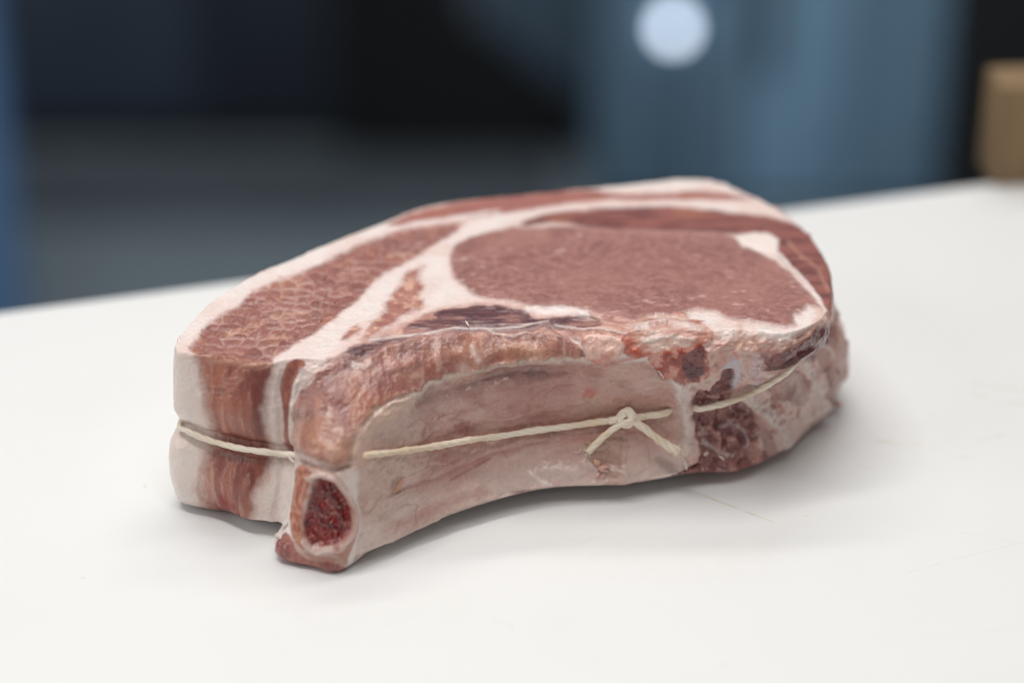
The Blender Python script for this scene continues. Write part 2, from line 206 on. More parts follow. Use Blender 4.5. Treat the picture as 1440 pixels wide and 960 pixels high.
STROKES = [
 ('fat', 1.1, 0.8, 0.2, [(-41.2, 64.3), (-33.7, 66.4), (-24.1, 67.7), (-15.7, 69.1), (-4.9, 71.0)]),
 ('fat', 0.9, 0.8, 0.1, [(87.3, 56.1), (91.4, 50.1), (94.9, 45.2), (97.2, 40.5), (98.4, 35.9)]),
 ('tanlight', 1.2, 0.4, 0.1, [(92.2, 58.9), (95.3, 54.1), (99.5, 50.1), (101.0, 42.9)]),
 ('fatline', 0.7, 0.75, 0.2, [(-26.6, 28.7), (-17.7, 30.7), (-6.6, 30.2), (2.2, 31.1), (11.1, 32.7)]),
 ('fatline', 0.8, 0.8, 0.3, [(-43.7, 26.9), (-35.1, 28.2), (-26.4, 28.9), (-21.6, 29.6)]),
 ('fatline', 0.8, 0.6, 0.2, [(-6.6, 29.6), (-4.4, 28.3), (0.0, 27.4), (4.4, 29.1)]),
 ('fatline', 0.8, 0.55, 0.2, [(13.3, 31.4), (21.0, 30.2), (28.7, 30.5), (35.2, 28.7)]),
 ('pink', 1.2, 0.7, 0.3, [(27.9, 32.7), (33.2, 31.4), (38.6, 30.5)]),
 ('fat', 1.8, 0.85, 0.5, [(4.5, 36.3), (11.2, 35.9), (17.9, 35.9), (23.4, 34.5)]),
 ('tanlight', 1.2, 0.55, -0.5, [(-88.0, 29.3), (-82.8, 30.9), (-77.3, 33.4), (-71.5, 35.4), (-66.0, 35.9)]),
 ('rim', 1.5, 0.55, 0.8, [(-47.5, -7.6), (-46.3, -3.0), (-42.4, 2.9), (-38.7, 6.5), (-34.5, 7.9), (-27.8, 10.4), (-24.8, 13.2), (-20.7, 15.4), (-13.2, 16.6), (-3.3, 19.2), (5.7, 20.1), (15.9, 21.2), (24.2, 21.0)]),
 ('fatside', 3.0, 0.7, 1.0, [(52.3, 12.0), (54.2, 6.3), (55.5, -0.6), (56.2, -7.5)]),
 ('grey', 7, 0.28, -1.2, [(-26.1, 8.0), (-17.5, 10.5), (-8.8, 13.3), (0.0, 15.0), (8.8, 15.4)]),  # shade of the hollow under the rim, painted grey and dented in
 ('grey', 6, 0.2, -0.6, [(-37.6, -1.5), (-31.4, 2.7), (-24.0, 5.8)]),  # fainter painted shade at the left of the hollow
 ('red', 3.2, 0.55, 0, [(-18.5, -2.2), (-15.4, 0.0), (-12.4, -1.0)]),
 ('red', 0.6, 0.35, 0, [(-17.4, 0.5), (-17.6, -2.2)]),
 ('red', 0.6, 0.35, 0, [(-15.0, 0.9), (-15.5, -2.7)]),
 ('red', 0.6, 0.35, 0, [(-13.0, 1.3), (-13.7, -2.7)]),
 ('redfaint', 1.5, 0.5, -0.4, [(-34.7, -19.1), (-24.2, -15.7), (-15.5, -12.2), (-6.7, -9.1), (2.2, -7.1), (11.2, -4.7)]),
 ('redfaint', 1.0, 0.35, -0.2, [(-28.4, -5.1), (-21.9, -0.9), (-15.4, 4.5), (-6.6, 7.7), (0.0, 9.7)]),
 ('redfaint', 6, 0.22, 0, [(4.4, 8.7), (15.5, 12.1), (26.7, 10.9), (35.7, 7.5)]),
 ('brownfaint', 4, 0.4, 0, [(17.9, 1.8), (24.6, 5.2), (33.6, 6.4)]),
 ('brownfaint', 0.6, 0.4, 0, [(28.1, -14.0), (30.6, -9.5), (31.0, -5.0)]),
 ('brownfaint', 0.6, 0.4, 0, [(34.2, -15.1), (34.4, -9.5), (34.6, -3.9)]),
 ('brownfaint', 3, 0.25, 0, [(-43.0, -25.1), (-34.8, -29.0), (-26.3, -27.2), (-15.5, -23.3)]),
 ('bloody', 1.5, 0.6, 0.4, [(22.9, 9.6), (24.0, 11.1), (25.8, 10.7), (24.7, 9.6)]),
 ('bloody', 1.6, 0.7, 0.3, [(36.1, 26.9), (37.4, 24.3), (38.7, 22.5)]),
 ('bloody', 1.3, 0.7, 0.2, [(28.7, 19.4), (35.2, 21.0), (42.9, 22.8)]),
 ('fatside', 1.6, 0.7, 0.5, [(38.6, 30.5), (46.6, 32.7), (53.6, 32.0), (58.4, 29.6)]),
 ('fatside', 1.2, 0.6, 0.4, [(40.7, 26.5), (49.5, 27.8), (56.1, 26.9)]),
 ('pinkdark', 1.2, 0.5, -0.2, [(43.1, 31.4), (49.7, 31.4), (55.0, 29.1)]),
 ('bloodspot', 2.2, 0.9, 0.2, [(-90.8, -22.1), (-89.5, -23.9)]),
 ('bloodspot', 1.3, 0.7, 0.1, [(-86.9, -24.7), (-86.7, -25.3)]),
 ('tanlight', 1.5, 0.5, 0.2, [(-97.0, 22.6), (-90.8, 21.1), (-81.8, 19.6), (-73.5, 19.6)]),
 ('fatside', 2.2, 0.8, 0.4, [(-71.0, 15.7), (-71.9, 9.3), (-71.8, 0.5), (-71.4, -8.3), (-72.1, -17.2), (-74.6, -26.2), (-73.5, -32.7)]),
 ('fatside', 1.3, 0.8, 0.4, [(-63.6, 17.4), (-65.7, 11.8), (-66.6, 2.8), (-66.8, -6.0)]),
 ('blood', 0.9, 0.6, 0, [(-52.7, -35.7), (-51.9, -36.8)]),
 ('bloody', 0.8, 0.7, 0, [(84.3, 11.1), (85.3, 9.2)]),
 ('bloody', 1.0, 0.6, 0, [(86.3, 5.9), (87.9, 3.6)]),
 ('pinkbit', 3.0, 0.7, 0.8, [(78.1, -6.8), (80.2, -10.2), (79.7, -12.9)]),
 ('pinkbit', 2.4, 0.6, 0.8, [(70.6, -14.5), (72.9, -17.3)]),
 ('fatside', 3.2, 0.8, 0.8, [(74.4, 8.4), (80.8, 3.7), (86.0, -1.0), (89.8, -7.1)]),
 ('fatside', 2.6, 0.8, 0.6, [(93.0, 19.7), (99.7, 12.6), (103.8, 5.2), (98.2, 0.8)]),
 ('fatside', 1.6, 0.6, 0.5, [(96.0, 26.9), (103.2, 24.2), (104.6, 21.8)]),
 ('darkred', 3.0, 0.7, -0.5, [(95.5, 26.9), (90.9, 22.1), (86.8, 19.4)]),
 ('darkred', 2.0, 0.6, -0.8, [(103.6, 17.2), (106.6, 11.2)]),
 ('fatside', 1.2, 0.6, 0.3, [(70.5, 22.1), (73.5, 15.4), (77.3, 11.9)]),
 ('lilac', 2.6, 0.45, 0, [(75.0, 21.0), (76.8, 16.5), (77.3, 11.9)]),
 ('tanlight', 2.4, 0.5, 0.3, [(83.5, 24.3), (88.1, 26.5), (94.2, 30.9), (97.2, 35.4)]),
 ('tanlight', 2.0, 0.5, 0, [(68.3, 26.5), (74.8, 26.9), (80.2, 25.4)]),
 ('bone', 1.3, 0.7, 0.4, [(-60.3, -15.3), (-56.3, -13.2), (-52.1, -15.2), (-48.6, -20.0)]),
 ('brownfaint', 1.5, 0.6, -0.3, [(-64.0, -9.6), (-59.6, -11.0), (-53.1, -12.2), (-48.5, -10.9)]),
 ('darkpurple', 2.2, 0.6, -0.4, [(-45.1, 23.2), (-41.3, 24.7), (-39.3, 26.5)]),
 ('darkpurple', 2.0, 0.6, -0.3, [(-51.7, 17.9), (-49.2, 18.9), (-46.5, 20.4)]),
 ('darkpurple', 2.4, 0.35, -0.5, [(-63.5, 9.3), (-60.2, 13.6), (-57.0, 15.7)]),
 ('fatline', 1.6, 0.5, 0.3, [(-47.5, 19.6), (-44.9, 17.8), (-43.3, 19.1)]),
 ('fatside', 2.5, 0.45, 0.6, [(-12.1, 24.3), (-11.4, 22.1), (-10.5, 20.3)]),
 ('tanorange', 4.0, 0.5, 0.5, [(1.1, 24.3), (4.4, 23.4), (7.1, 22.7)]),
 ('tanorange', 3.0, 0.45, 0.4, [(-59.8, -3.4), (-56.4, -5.4), (-53.2, -6.7)]),
 ('tanorange', 3.5, 0.4, 0.5, [(-21.9, 22.5), (-15.4, 23.0)]),
 ('darkpurple', 2.0, 0.4, -0.2, [(-37.8, 15.7), (-30.4, 17.8), (-26.2, 21.0)]),
 ('darkpurple', 1.5, 0.35, -0.15, [(-62.2, 0.7), (-58.9, 4.0), (-55.6, 5.1)]),
 ('darkpurple', 1.2, 0.3, -0.15, [(-51.3, 5.1), (-47.2, 9.3), (-45.2, 12.5)]),
 ('grey', 3.5, 0.0, -1.2, [(-26.1, 8.0), (-21.8, 10.8), (-13.2, 13.3), (-3.3, 15.9), (6.6, 17.0), (17.7, 17.7)]),
 ('lilac', 0.9, 0.35, 0.4, [(67.0, -1.1), (70.2, 0.2), (74.1, -1.2), (76.1, -4.9), (75.2, -7.7)]),
 ('pinkbit', 1.4, 0.5, 0.5, [(63.3, -0.6), (66.2, -5.3), (65.8, -9.8)]),
 ('fatside', 1.0, 0.5, 0.4, [(61.2, -5.2), (64.4, -8.0), (68.1, -9.9), (71.7, -10.8)]),
 ('tanlight', 2.0, 0.55, 0.2, [(70.7, 30.9), (71.3, 24.3), (73.0, 18.7)]),
 ('tanlight', 1.6, 0.55, 0.2, [(74.4, 28.7), (75.7, 24.3)]),
 ('bloody', 1.2, 0.5, 0.2, [(68.2, 23.8), (69.6, 22.1)]),
 ('pinkbit', 3, 0.5, 0.2, [(61.7, 28.7), (64.9, 24.3), (64.4, 20.3)]),
 ('fat', 2, 0.6, 0.3, [(77.1, 29.8), (81.4, 28.7), (85.8, 27.8)]),
 ('redfaint', 0.5, 0.6, 0, [(-4.5, -5.8), (-1.8, -9.2), (-0.9, -11.9)]),
 ('redfaint', 0.5, 0.6, 0, [(10.0, 8.7), (12.9, 11.4), (17.7, 13.2)]),
 ('redfaint', 0.5, 0.5, 0, [(-21.9, 2.4), (-15.4, 4.9), (-10.6, 8.9), (-8.8, 11.5)]),
 ('redfaint', 0.45, 0.5, 0, [(-26.3, -8.5), (-22.0, -10.5), (-17.7, -11.5)]),
 ('redfaint', 0.45, 0.5, 0, [(36.0, -2.7), (36.9, -7.3), (36.0, -11.8)]),
 ('redfaint', 0.45, 0.5, 0, [(41.6, -0.5), (42.8, -6.2), (44.0, -11.9)]),
 ('redfaint', 2.4, 0.35, 0, [(-39.0, -30.9), (-30.6, -27.7), (-19.8, -23.1), (-8.9, -20.2)]),
 ('fatside', 3, 0.35, 0.5, [(11.2, -13.9), (15.7, -14.8), (20.2, -15.8)]),
 ('fatside', 2, 0.4, 0.5, [(22.5, -11.7), (29.2, -14.0), (36.0, -14.9)]),
 ('brownfaint', 3, 0.3, -0.3, [(31.1, 13.2), (37.9, 9.5), (44.7, 7.3)]),
 ('tanlight', 2.2, 0.5, 0.5, [(-17.5, 14.5), (-8.8, 15.9), (0.0, 17.7)]),
 ('grey', 4, 0.35, -0.8, [(-6.6, 15.9), (0.0, 16.6), (8.8, 17.2)]),  # painted shade close under the rim
 ('darkred', 0.8, 0.6, -0.3, [(0.0, -21.3), (8.9, -20.4), (17.9, -19.9)]),
 ('darkred', 0.9, 0.6, -0.3, [(28.2, -21.5), (35.3, -21.0), (42.4, -20.3), (49.4, -18.7)]),
 ('rim', 4.5, 0.75, 0.3, [(-47.1, -7.6), (-45.5, -2.1), (-41.4, 2.9), (-37.0, 5.6), (-31.3, 7.5)]),
 ('red', 0.7, 0.55, 0, [(-19.4, -16.8), (-16.6, -15.1), (-13.3, -13.4), (-6.7, -10.2)]),
 ('brownfaint', 5, 0.55, 0, [(29.2, -9.5), (32.9, -12.9), (31.9, -17.4)]),
 ('brownfaint', 5, 0.45, 0, [(25.8, 2.9), (31.4, -0.5), (34.2, -6.1)]),
 ('darkred', 1.0, 0.6, 0, [(-27.0, -0.1), (-27.5, -2.3)]),
 ('redfaint', 4, 0.35, 0, [(-35.0, -36.9), (-30.6, -31.4), (-24.2, -25.1)]),
 ('redfaint', 5, 0.4, 0, [(-26.3, -17.4), (-17.7, -14.4), (-11.1, -12.4)]),
 ('red', 7, 0.22, 0, [(5.6, 5.3), (11.1, 8.7), (15.6, 10.5)]),
 ('fat', 1.5, 0.6, 0.3, [(5.6, -15.0), (9.0, -17.2), (12.3, -18.8)]),
 ('bone', 0.9, 0.7, 0.9, [(-61.0, -14.5), (-56.9, -13.4), (-53.1, -14.7), (-48.6, -20.0), (-46.9, -25.7), (-48.0, -31.8), (-51.9, -36.1), (-58.9, -37.3), (-63.2, -34.1)]),
 ('tanorange', 8, 0.42, 0.2, [(-60.4, 0.8), (-56.4, -5.4), (-51.5, -7.5)]),
 ('darkpurple', 4.5, 0.38, -0.2, [(-63.7, 3.9), (-60.6, 10.2), (-55.9, 14.0)]),
 ('darkpurple', 3, 0.3, -0.1, [(-34.8, 22.1), (-26.3, 23.9), (-17.6, 25.2)]),
 ('tanorange', 4, 0.4, 0.2, [(-6.6, 23.0), (0.0, 23.8), (8.8, 23.8)]),
 ('darkred', 1.2, 0.5, -0.3, [(-63.5, -10.0), (-58.5, -11.1), (-53.1, -12.2), (-49.3, -11.1)]),
]
TWINE_FRONT = [(-103.4, -54.8, 29.4), (-100.7, -58.6, 30.1), (-95.7, -61.0, 28.9), (-90.2, -63.3, 28.2), (-83.2, -67.0, 28.5), (-76.2, -69.4, 28.8), (-69.8, -70.2, 28.5), (-64.2, -74.8, 30.7), (-57.7, -80.5, 33.4), (-51.5, -81.5, 33.4), (-46.4, -81.7, 34.2), (-42.3, -80.6, 34.3), (-33.6, -73.4, 31.3), (-23.0, -64.1, 27.7), (-12.5, -57.4, 26.0), (-3.9, -53.1, 24.7), (7.1, -48.7, 24.2), (18.1, -46.5, 24.5), (26.9, -45.8, 25.6), (36.0, -45.5, 26.5), (42.7, -44.5, 27.1), (48.3, -43.3, 27.4), (51.4, -39.8, 28.0), (55.8, -39.4, 28.1), (59.3, -42.1, 28.3), (64.2, -42.1, 29.4), (70.0, -40.8, 30.6), (76.6, -39.2, 32.8), (82.8, -41.5, 38.3), (87.2, -42.2, 42.9), (89.1, -40.2, 45.1), (88.5, -35.9, 48.3)]
KNOT = [(35.9, -43.98, 26.19), (0.07, -0.97, 0.22)]
SHREDS = [
 ([-81.9, -29.7, -25.2], [-80.5, -31.1, -27.2], 2.6, 'fatside'),
 ([-71.5, -82.4, 7.6], [-69.9, -86.0, 7.7], 2.6, 'fatside'),
 ([-84.7, -29.3, -24.3], [-86.4, -30.5, -26.1], 2, 'fatside'),
 ([62.4, -21.1, -9.0], [64.0, -22.3, -10.5], 2.0, 'pinkbit'),
 ([78.8, -20.7, -8.1], [80.5, -21.8, -9.7], 2, 'pinkbit'),
 ([107.8, -6.2, 22.5], [112.0, 3.4, 15.0], 2, 'pinkbit'),
 ([108.9, 5.2, 3.7], [111.5, 4.4, 2.3], 2, 'pinkbit'),
 ([-14.4, -37.5, 57.3], [-13.5, -41.1, 57.0], 0.8, 'fatline'),
 ([28.6, -49.6, 12.3], [29.0, -51.2, 10.4], 3.6, 'pink'),
 ([25.9, -48.7, 14.1], [27.7, -50.3, 11.7], 2.2, 'tanlight'),
 ([27.7, -50.7, 10.7], [26.5, -52.5, 8.9], 0.9, 'pink'),
 ([29.3, -50.7, 10.6], [28.6, -52.5, 8.6], 0.8, 'pink'),
 ([-36.2, -77.6, 18.7], [-32.8, -73.6, 22.3], 1.7, 'tanlight'),
 ([37.6, -22.7, -11.9], [40.5, -23.6, -13.0], 1.2, 'fatside'),
 ([73.9, -21.6, -9.8], [74.8, -23.1, -12.2], 2.0, 'pinkbit'),
 ([54.9, -44.5, 10.6], [55.9, -45.7, 8.1], 1.2, 'fatside'),
 ([65.9, -42.1, 11.2], [67.8, -42.5, 9.8], 0.8, 'fatside'),
 ([61.3, -42.6, 11.5], [62.7, -42.3, 12.4], 0.8, 'fatside'),
 ([45.3, -47.4, 44.9], [47.2, -47.1, 42.1], 0.8, 'fatside'),
 ([-68.1, -83.9, 12.3], [-70.2, -82.8, 9.9], 1.2, 'fatside'),
 ([-66.1, -75.9, 28.8], [-68.5, -71.6, 28.7], 0.8, 'fatside'),
]
# ------------------------------------------------------------------ materials
def lin(c):
    c = np.asarray(c, float)/255; return np.where(c <= .04045, c/12.92, ((c+.055)/1.055)**2.4)

def new_mat(name):
    m = bpy.data.materials.new(name); m.use_nodes = True
    nt = m.node_tree; return m, nt, nt.nodes['Principled BSDF']

def node(nt, kind, **kw):
    n = nt.nodes.new(kind)
    for k, v in kw.items():
        if k.startswith('_'): setattr(n, k[1:], v)
        else: n.inputs[k.replace('__', ' ')].default_value = v
    return n

def math_node(nt, op, a, b=None, c=None):
    n = nt.nodes.new('ShaderNodeMath'); n.operation = op
    for i, v in enumerate((a, b, c)):
        if v is None: continue
        if isinstance(v, (int, float)): n.inputs[i].default_value = v
        else: nt.links.new(v, n.inputs[i])
    return n.outputs[0]

def meat_material():
    m, nt, p = new_mat('meat'); L = nt.links.new
    c = node(nt, 'ShaderNodeAttribute', _attribute_name='Col'); x = node(nt, 'ShaderNodeAttribute', _attribute_name='Surf')
    sep = node(nt, 'ShaderNodeSeparateColor'); L(x.outputs['Color'], sep.inputs[0])   # R roughness, G scattering, B grain
    tc = node(nt, 'ShaderNodeTexCoord')
    n1 = node(nt, 'ShaderNodeTexNoise', Scale=2100, Detail=3); L(tc.outputs['Object'], n1.inputs['Vector'])
    mp = node(nt, 'ShaderNodeMapping'); mp.inputs['Scale'].default_value = (1, 1, 1); L(tc.outputs['Object'], mp.inputs[0])
    n2 = node(nt, 'ShaderNodeTexNoise', Scale=620, Detail=2); L(mp.outputs[0], n2.inputs['Vector'])
    # fine grain of the fibres: value wobble
    g = math_node(nt, 'SUBTRACT', n1.outputs[0], .5); g = math_node(nt, 'MULTIPLY', g, math_node(nt, 'MULTIPLY', sep.outputs[2], 1.7))
    g2 = math_node(nt, 'MULTIPLY', math_node(nt, 'SUBTRACT', n2.outputs[0], .5), math_node(nt, 'MULTIPLY', sep.outputs[2], 1.0))
    val = math_node(nt, 'ADD', math_node(nt, 'ADD', g, g2), 1.0)
    hsv = node(nt, 'ShaderNodeHueSaturation'); L(c.outputs['Color'], hsv.inputs['Color']); L(val, hsv.inputs['Value'])
    L(hsv.outputs[0], p.inputs['Base Color'])
    r = math_node(nt, 'ADD', sep.outputs[0], math_node(nt, 'MULTIPLY', math_node(nt, 'SUBTRACT', n2.outputs[0], .5), .35))
    L(r, p.inputs['Roughness'])
    ct = nt.nodes.new('ShaderNodeMath'); ct.operation = 'MULTIPLY_ADD'; ct.use_clamp = True; L(sep.outputs[0], ct.inputs[0]); ct.inputs[1].default_value = -3.5; ct.inputs[2].default_value = 1.8
    L(ct.outputs[0], p.inputs['Coat Weight']); p.inputs['Coat Roughness'].default_value = .12; p.inputs['Coat IOR'].default_value = 1.42
    L(sep.outputs[1], p.inputs['Subsurface Weight'])
    p.subsurface_method = 'RANDOM_WALK'
    p.inputs['Subsurface Radius'].default_value = (1, .75, .65); p.inputs['Subsurface Scale'].default_value = .00048
    p.inputs['Specular IOR Level'].default_value = .38
    b = node(nt, 'ShaderNodeBump', Strength=.35, Distance=.0003); L(n1.outputs[0], b.inputs['Height'])
    b2 = node(nt, 'ShaderNodeBump', Strength=.5, Distance=.0007); L(n2.outputs[0], b2.inputs['Height']); L(b.outputs[0], b2.inputs['Normal'])
    L(b2.outputs[0], p.inputs['Normal']); L(b2.outputs[0], p.inputs['Coat Normal'])
    return m

# ------------------------------------------------------------------ the pork chop
CE, SE = math.cos(math.radians(28)), math.sin(math.radians(28))

def poly_sdf(a, b, pts):
    """signed distance (inside positive) on the plane"""
    d2 = np.full(a.shape, 1e9, np.float32); ins = np.zeros(a.shape, bool)
    n = len(pts)
    for i in range(n):
        (x0, y0), (x1, y1) = pts[i], pts[(i+1) % n]
        ex, ey = x1-x0, y1-y0; l = max(ex*ex+ey*ey, 1e-6)
        t = np.clip(((a-x0)*ex+(b-y0)*ey)/l, 0, 1)
        d2 = np.minimum(d2, (a-x0-t*ex)**2+(b-y0-t*ey)**2)
        if y0 != y1: ins ^= ((y0 > b) != (y1 > b)) & (a < (x1-x0)*(b-y0)/(y1-y0)+x0)
    d = np.sqrt(d2); return np.where(ins, d, -d)

def line_dist(a, b, pts):
    d2 = np.full(a.shape, 1e9, np.float32)
    for (x0, y0), (x1, y1) in zip(pts[:-1], pts[1:]):
        ex, ey = x1-x0, y1-y0; l = max(ex*ex+ey*ey, 1e-6)
        t = np.clip(((a-x0)*ex+(b-y0)*ey)/l, 0, 1)
        d2 = np.minimum(d2, (a-x0-t*ex)**2+(b-y0-t*ey)**2)
    return np.sqrt(d2)

def mixc(c0, c1, m):
    return np.asarray(c0)+(np.asarray(c1)-np.asarray(c0))*np.asarray(m)[:, None]

COL = {k: lin(v) for k, v in {
 'fat': (244,230,224), 'fatside': (222,206,198), 'fatline': (224,205,198), 'rim': (212,182,162), 'pink': (214,168,156), 'tanlight': (206,160,136),
 'tanorange': (192,138,106), 'grey': (156,128,126), 'red': (150,62,58), 'redfaint': (186,130,122), 'brownfaint': (172,128,104), 'bloody': (190,84,62),  # grey: shade of the membrane hollow, put into the colour
 'bloodspot': (150,20,16), 'blood': (140,40,44), 'pinkbit': (206,150,134), 'pinkdark': (176,106,96), 'darkred': (112,52,48), 'lilac': (206,194,206), 'bone': (214,190,180),
 'darkpurple': (112,70,72)}.items()}

def tile(c, n): return np.tile(lin(c), (n, 1))

def texture(kind, P, a, b, N):
    """colour, roughness, scattering, grain, extra height (mm) of one tissue"""
    n = len(P); z = np.zeros(n, np.float32); up = sstep(N[:, 2], .45, .8)
    rough, sss, grain, h = .42, .35, .30, z
    if kind == 'belly':
        # lobed bundles on the cut face, streaks down the cut end
        wa = fbm(P, 6, 31, 3)*2.0; wb = fbm(P, 6, 37, 3)*1.0
        f1, f2, cid = voronoi2((a+wa)/4.6, (b+wb)/2.3, 4)
        g1, g2, gid = voronoi2((a+wa)/2.4+9, (b+wb)/1.4, 8)
        big = fbm(P, 12, 41, 3); th = .10+.26*sstep(big, -.3, .45)
        line = (1-sstep((f2-f1)/th, -.1, 1.5))*(.10+.90*sstep(big+.6*fbm(P, 3.5, 44, 2), -.2, .4)); fine = (1-sstep(g2-g1, .02, .4))*.25*sstep(fbm(P, 5, 45, 2), -.2, .4)
        base = mixc(tile((164,106,95), n), lin((132,79,72)), cid)
        base = mixc(base, lin((184,118,92)), sstep(fbm(P, 9, 43, 3), .02, .4)*.45)
        base = mixc(base, lin((178,122,104)), sstep(fbm(P, 1.6, 46, 2), .1, .6)*.5)
        top = mixc(mixc(base, lin((196,148,132)), fine), lin((216,178,164)), line*.5)
        st = fbm(P*np.array([1, 1, .16], np.float32), 1.5, 51, 3); st2 = fbm(P*np.array([1, 1, .22], np.float32), 4.5, 57, 2)
        side = mixc(tile((178,112,92), n), lin((140,80,70)), sstep(st2, -.25, .4))
        side = mixc(side, lin((118,58,48)), sstep(a+3*st2, -88, -78)*.65); side = mixc(side, lin((210,172,156)), sstep(st, .0, .85)*.6*(1-.45*sstep(a, -88, -80))+.35*(1-sstep(a, -98, -90)))
        edge = sstep(N[:, 2], .25, .6)*(1-sstep(N[:, 2], .8, .97)); top = mixc(top, lin((200,136,110)), edge*.55)
        up = sstep(N[:, 2]+.45*big+.35*fbm(P, 3, 49, 2)+.15*st, .1, 1.0); c = mixc(side, top, up); h = up*(.5*sstep(f2-f1, 0, .45)-.3+.15*fbm(P, 1.5, 47, 2))+(1-up)*st*.25; grain = .3; rough = .40
    elif kind == 'loin':
        f = fbm(P*np.array([.8, 1, 1], np.float32), 1.5, 61, 3, .8); f3 = fbm(P, 22, 63, 2); sp = fbm(P*np.array([.5, 1, 1], np.float32), 1.6, 67, 2)
        c = mixc(tile((172,121,112), n), lin((144,94,87)), sstep(f, -.42, .42)); c = mixc(c, lin((176,124,112)), sstep(f3, -.1, .5)*.6); c = mixc(c, lin((126,76,70)), sstep(fbm(P*np.array([.7, 1, 1], np.float32), 5, 64, 4, .7), .1, .5)*.35)
        c = mixc(c, lin((214,178,168)), sstep(sp, .34, .6)*.7*(.3+.7*sstep(fbm(P, 12, 69, 2), -.2, .3)))
        h = f*.10; grain = .30; rough = .36
    elif kind in ('cap', 'cap2'):
        f = fbm(P*np.array([.25, 1, 1], np.float32), 2.2, 71, 3); f3 = fbm(P, 15, 73, 2)
        c = mixc(tile((152,90,82), n), lin((118,64,60)), sstep(f, -.35, .4)); c = mixc(c, lin((172,108,86)), sstep(f3, 0, .5)*.6)
        if kind == 'cap2': c = mixc(c, lin((188,122,112)), .45+z)
        side = 1-sstep(N[:, 2], .3, .75)
        c = mixc(c, lin((190,134,112)), side*.35*(1+f)); h = f*.2+side*f3*.9; grain = .3; rough = .38
    elif kind == 'strip':
        f = fbm(P*np.array([1, 1, .2], np.float32), 1.6, 81, 2); c = mixc(tile((178,112,94), n), lin((150,90,80)), sstep(f, -.3, .3)); h = f*.15
    elif kind == 'marbled':
        f = fbm(P, 3, 85, 3); c = mixc(tile((176,118,104), n), lin((214,168,148)), sstep(f, -.05, .45)); c = mixc(c, lin((150,88,84)), sstep(-f, .1, .5)*.7)
    elif kind == 'purple':
        f = fbm(P*np.array([.22, 1, 1], np.float32), 1.5, 91, 3); f2 = fbm(P*np.array([.35, 1, 1], np.float32), 3.5, 93, 2)
        c = mixc(tile((112,66,68), n), lin((84,46,54)), sstep(f, -.35, .35)); c = mixc(c, lin((178,128,116)), sstep(f2, .0, .5)*.75)
        c = mixc(c, lin((204,168,160)), sstep(f, .3, .7)*.5); h = f*.25; rough = .34
    elif kind == 'tan':
        an = np.array([1, .35, .35], np.float32)
        f = fbm(P, 9, 101, 2); f2 = fbm(P*an, 2.6, 103, 3); f4 = fbm(P, 1.3, 107, 2); f5 = fbm(P*an, 6, 104, 2)
        c = mixc(tile((188,134,116), n), lin((160,104,94)), sstep(f5, -.3, .35)); c = mixc(c, lin((216,178,162)), sstep(f2+.4*f4, .0, .55)*.65)
        c = mixc(c, lin((186,118,90)), sstep(fbm(P, 9, 108, 2), .12, .45)*.55); c = mixc(c, lin((206,180,170)), sstep(fbm(P, 7, 109, 3), .15, .5)*.5)
        c = mixc(c, lin((134,78,74)), sstep(-f5+.4*f2, .15, .5)*.75)
        h = f*1.0+f5*.45+f2*.18+f4*.06; rough = .30; sss = .4; grain = .28
    elif kind == 'membrane':
        f = fbm(P, 17, 111, 2); f2 = fbm(P*np.array([.5, .5, 1], np.float32), 6, 113, 3)
        c = mixc(tile((210,168,155), n), lin((192,140,129)), sstep(f, -.3, .4)); c = mixc(c, lin((200,166,154)), sstep(f2, 0, .5)*.6); c = mixc(c, lin((168,104,96)), sstep(fbm(P, 11, 117, 2), .1, .5)*.45*sstep(P[:, 2], 14, 30))
        c = mixc(c, lin((208,178,164)), sstep(-a+4*f, 18, 34)*.75)
        low = sstep(-P[:, 2], -22, -8); c = mixc(c, lin((226,204,194)), low*.75)
        v = fbm(P*np.array([.4, .4, 1], np.float32), 8, 118, 3); c = mixc(c, lin((150,92,80)), np.exp(-(v/.035)**2)*.3*sstep(fbm(P, 9, 120, 2), -.1, .35))
        fx = fbm(P*np.array([.5, .5, 1], np.float32), 1.8, 116, 3); c = mixc(c, lin((214,184,172)), sstep(fx, .1, .6)*.35); c = mixc(c, lin((170,120,108)), sstep(-fx, .15, .6)*.22)
        h = f*1.2+f2*1.0+fbm(P, 3, 119, 2)*.25-np.exp(-(v/.06)**2)*.2; rough = .25; sss = .5; grain = .10
    elif kind == 'bone':
        f = fbm(P, 4, 121, 3); c = mixc(tile((206,174,162), n), lin((190,140,124)), sstep(f, -.1, .4)); h = f*.3; rough = .35; sss = .45; grain = .15
    elif kind == 'rindorange':
        f = fbm(P, 1.6, 125, 2); c = mixc(tile((198,140,116), n), lin((168,96,76)), sstep(f, -.3, .3)); h = f*.6
    elif kind == 'marrow':
        g1, g2, gid = voronoi2(a/1.5+fbm(P, 3, 129, 1)*.5, b/1.3, 24); f = fbm(P, 1.7, 131, 3); f2 = fbm(P, 6, 133, 2)
        c = mixc(tile((144,30,26), n), lin((92,16,16)), sstep(f, -.3, .3)); c = mixc(c, lin((176,96,84)), sstep(f, .28, .6)*.75); c = mixc(c, lin((156,48,36)), sstep(f2, .1, .5)*.5)
        c = mixc(c, lin((172,110,100)), sstep(gid, .86, .9)*.7*sstep(.45-g1, 0, .2)); h = f*.9+(.4-g1)*.7; rough = .24; sss = .15; grain = .35
    elif kind == 'raw':
        f = fbm(P, 3, 141, 3); c = mixc(tile((176,112,100), n), lin((140,78,74)), sstep(f, -.2, .3)); c = mixc(c, lin((210,172,160)), sstep(f, .25, .5)*.6); h = f*.8; rough = .32
    elif kind == 'pinkcurl':
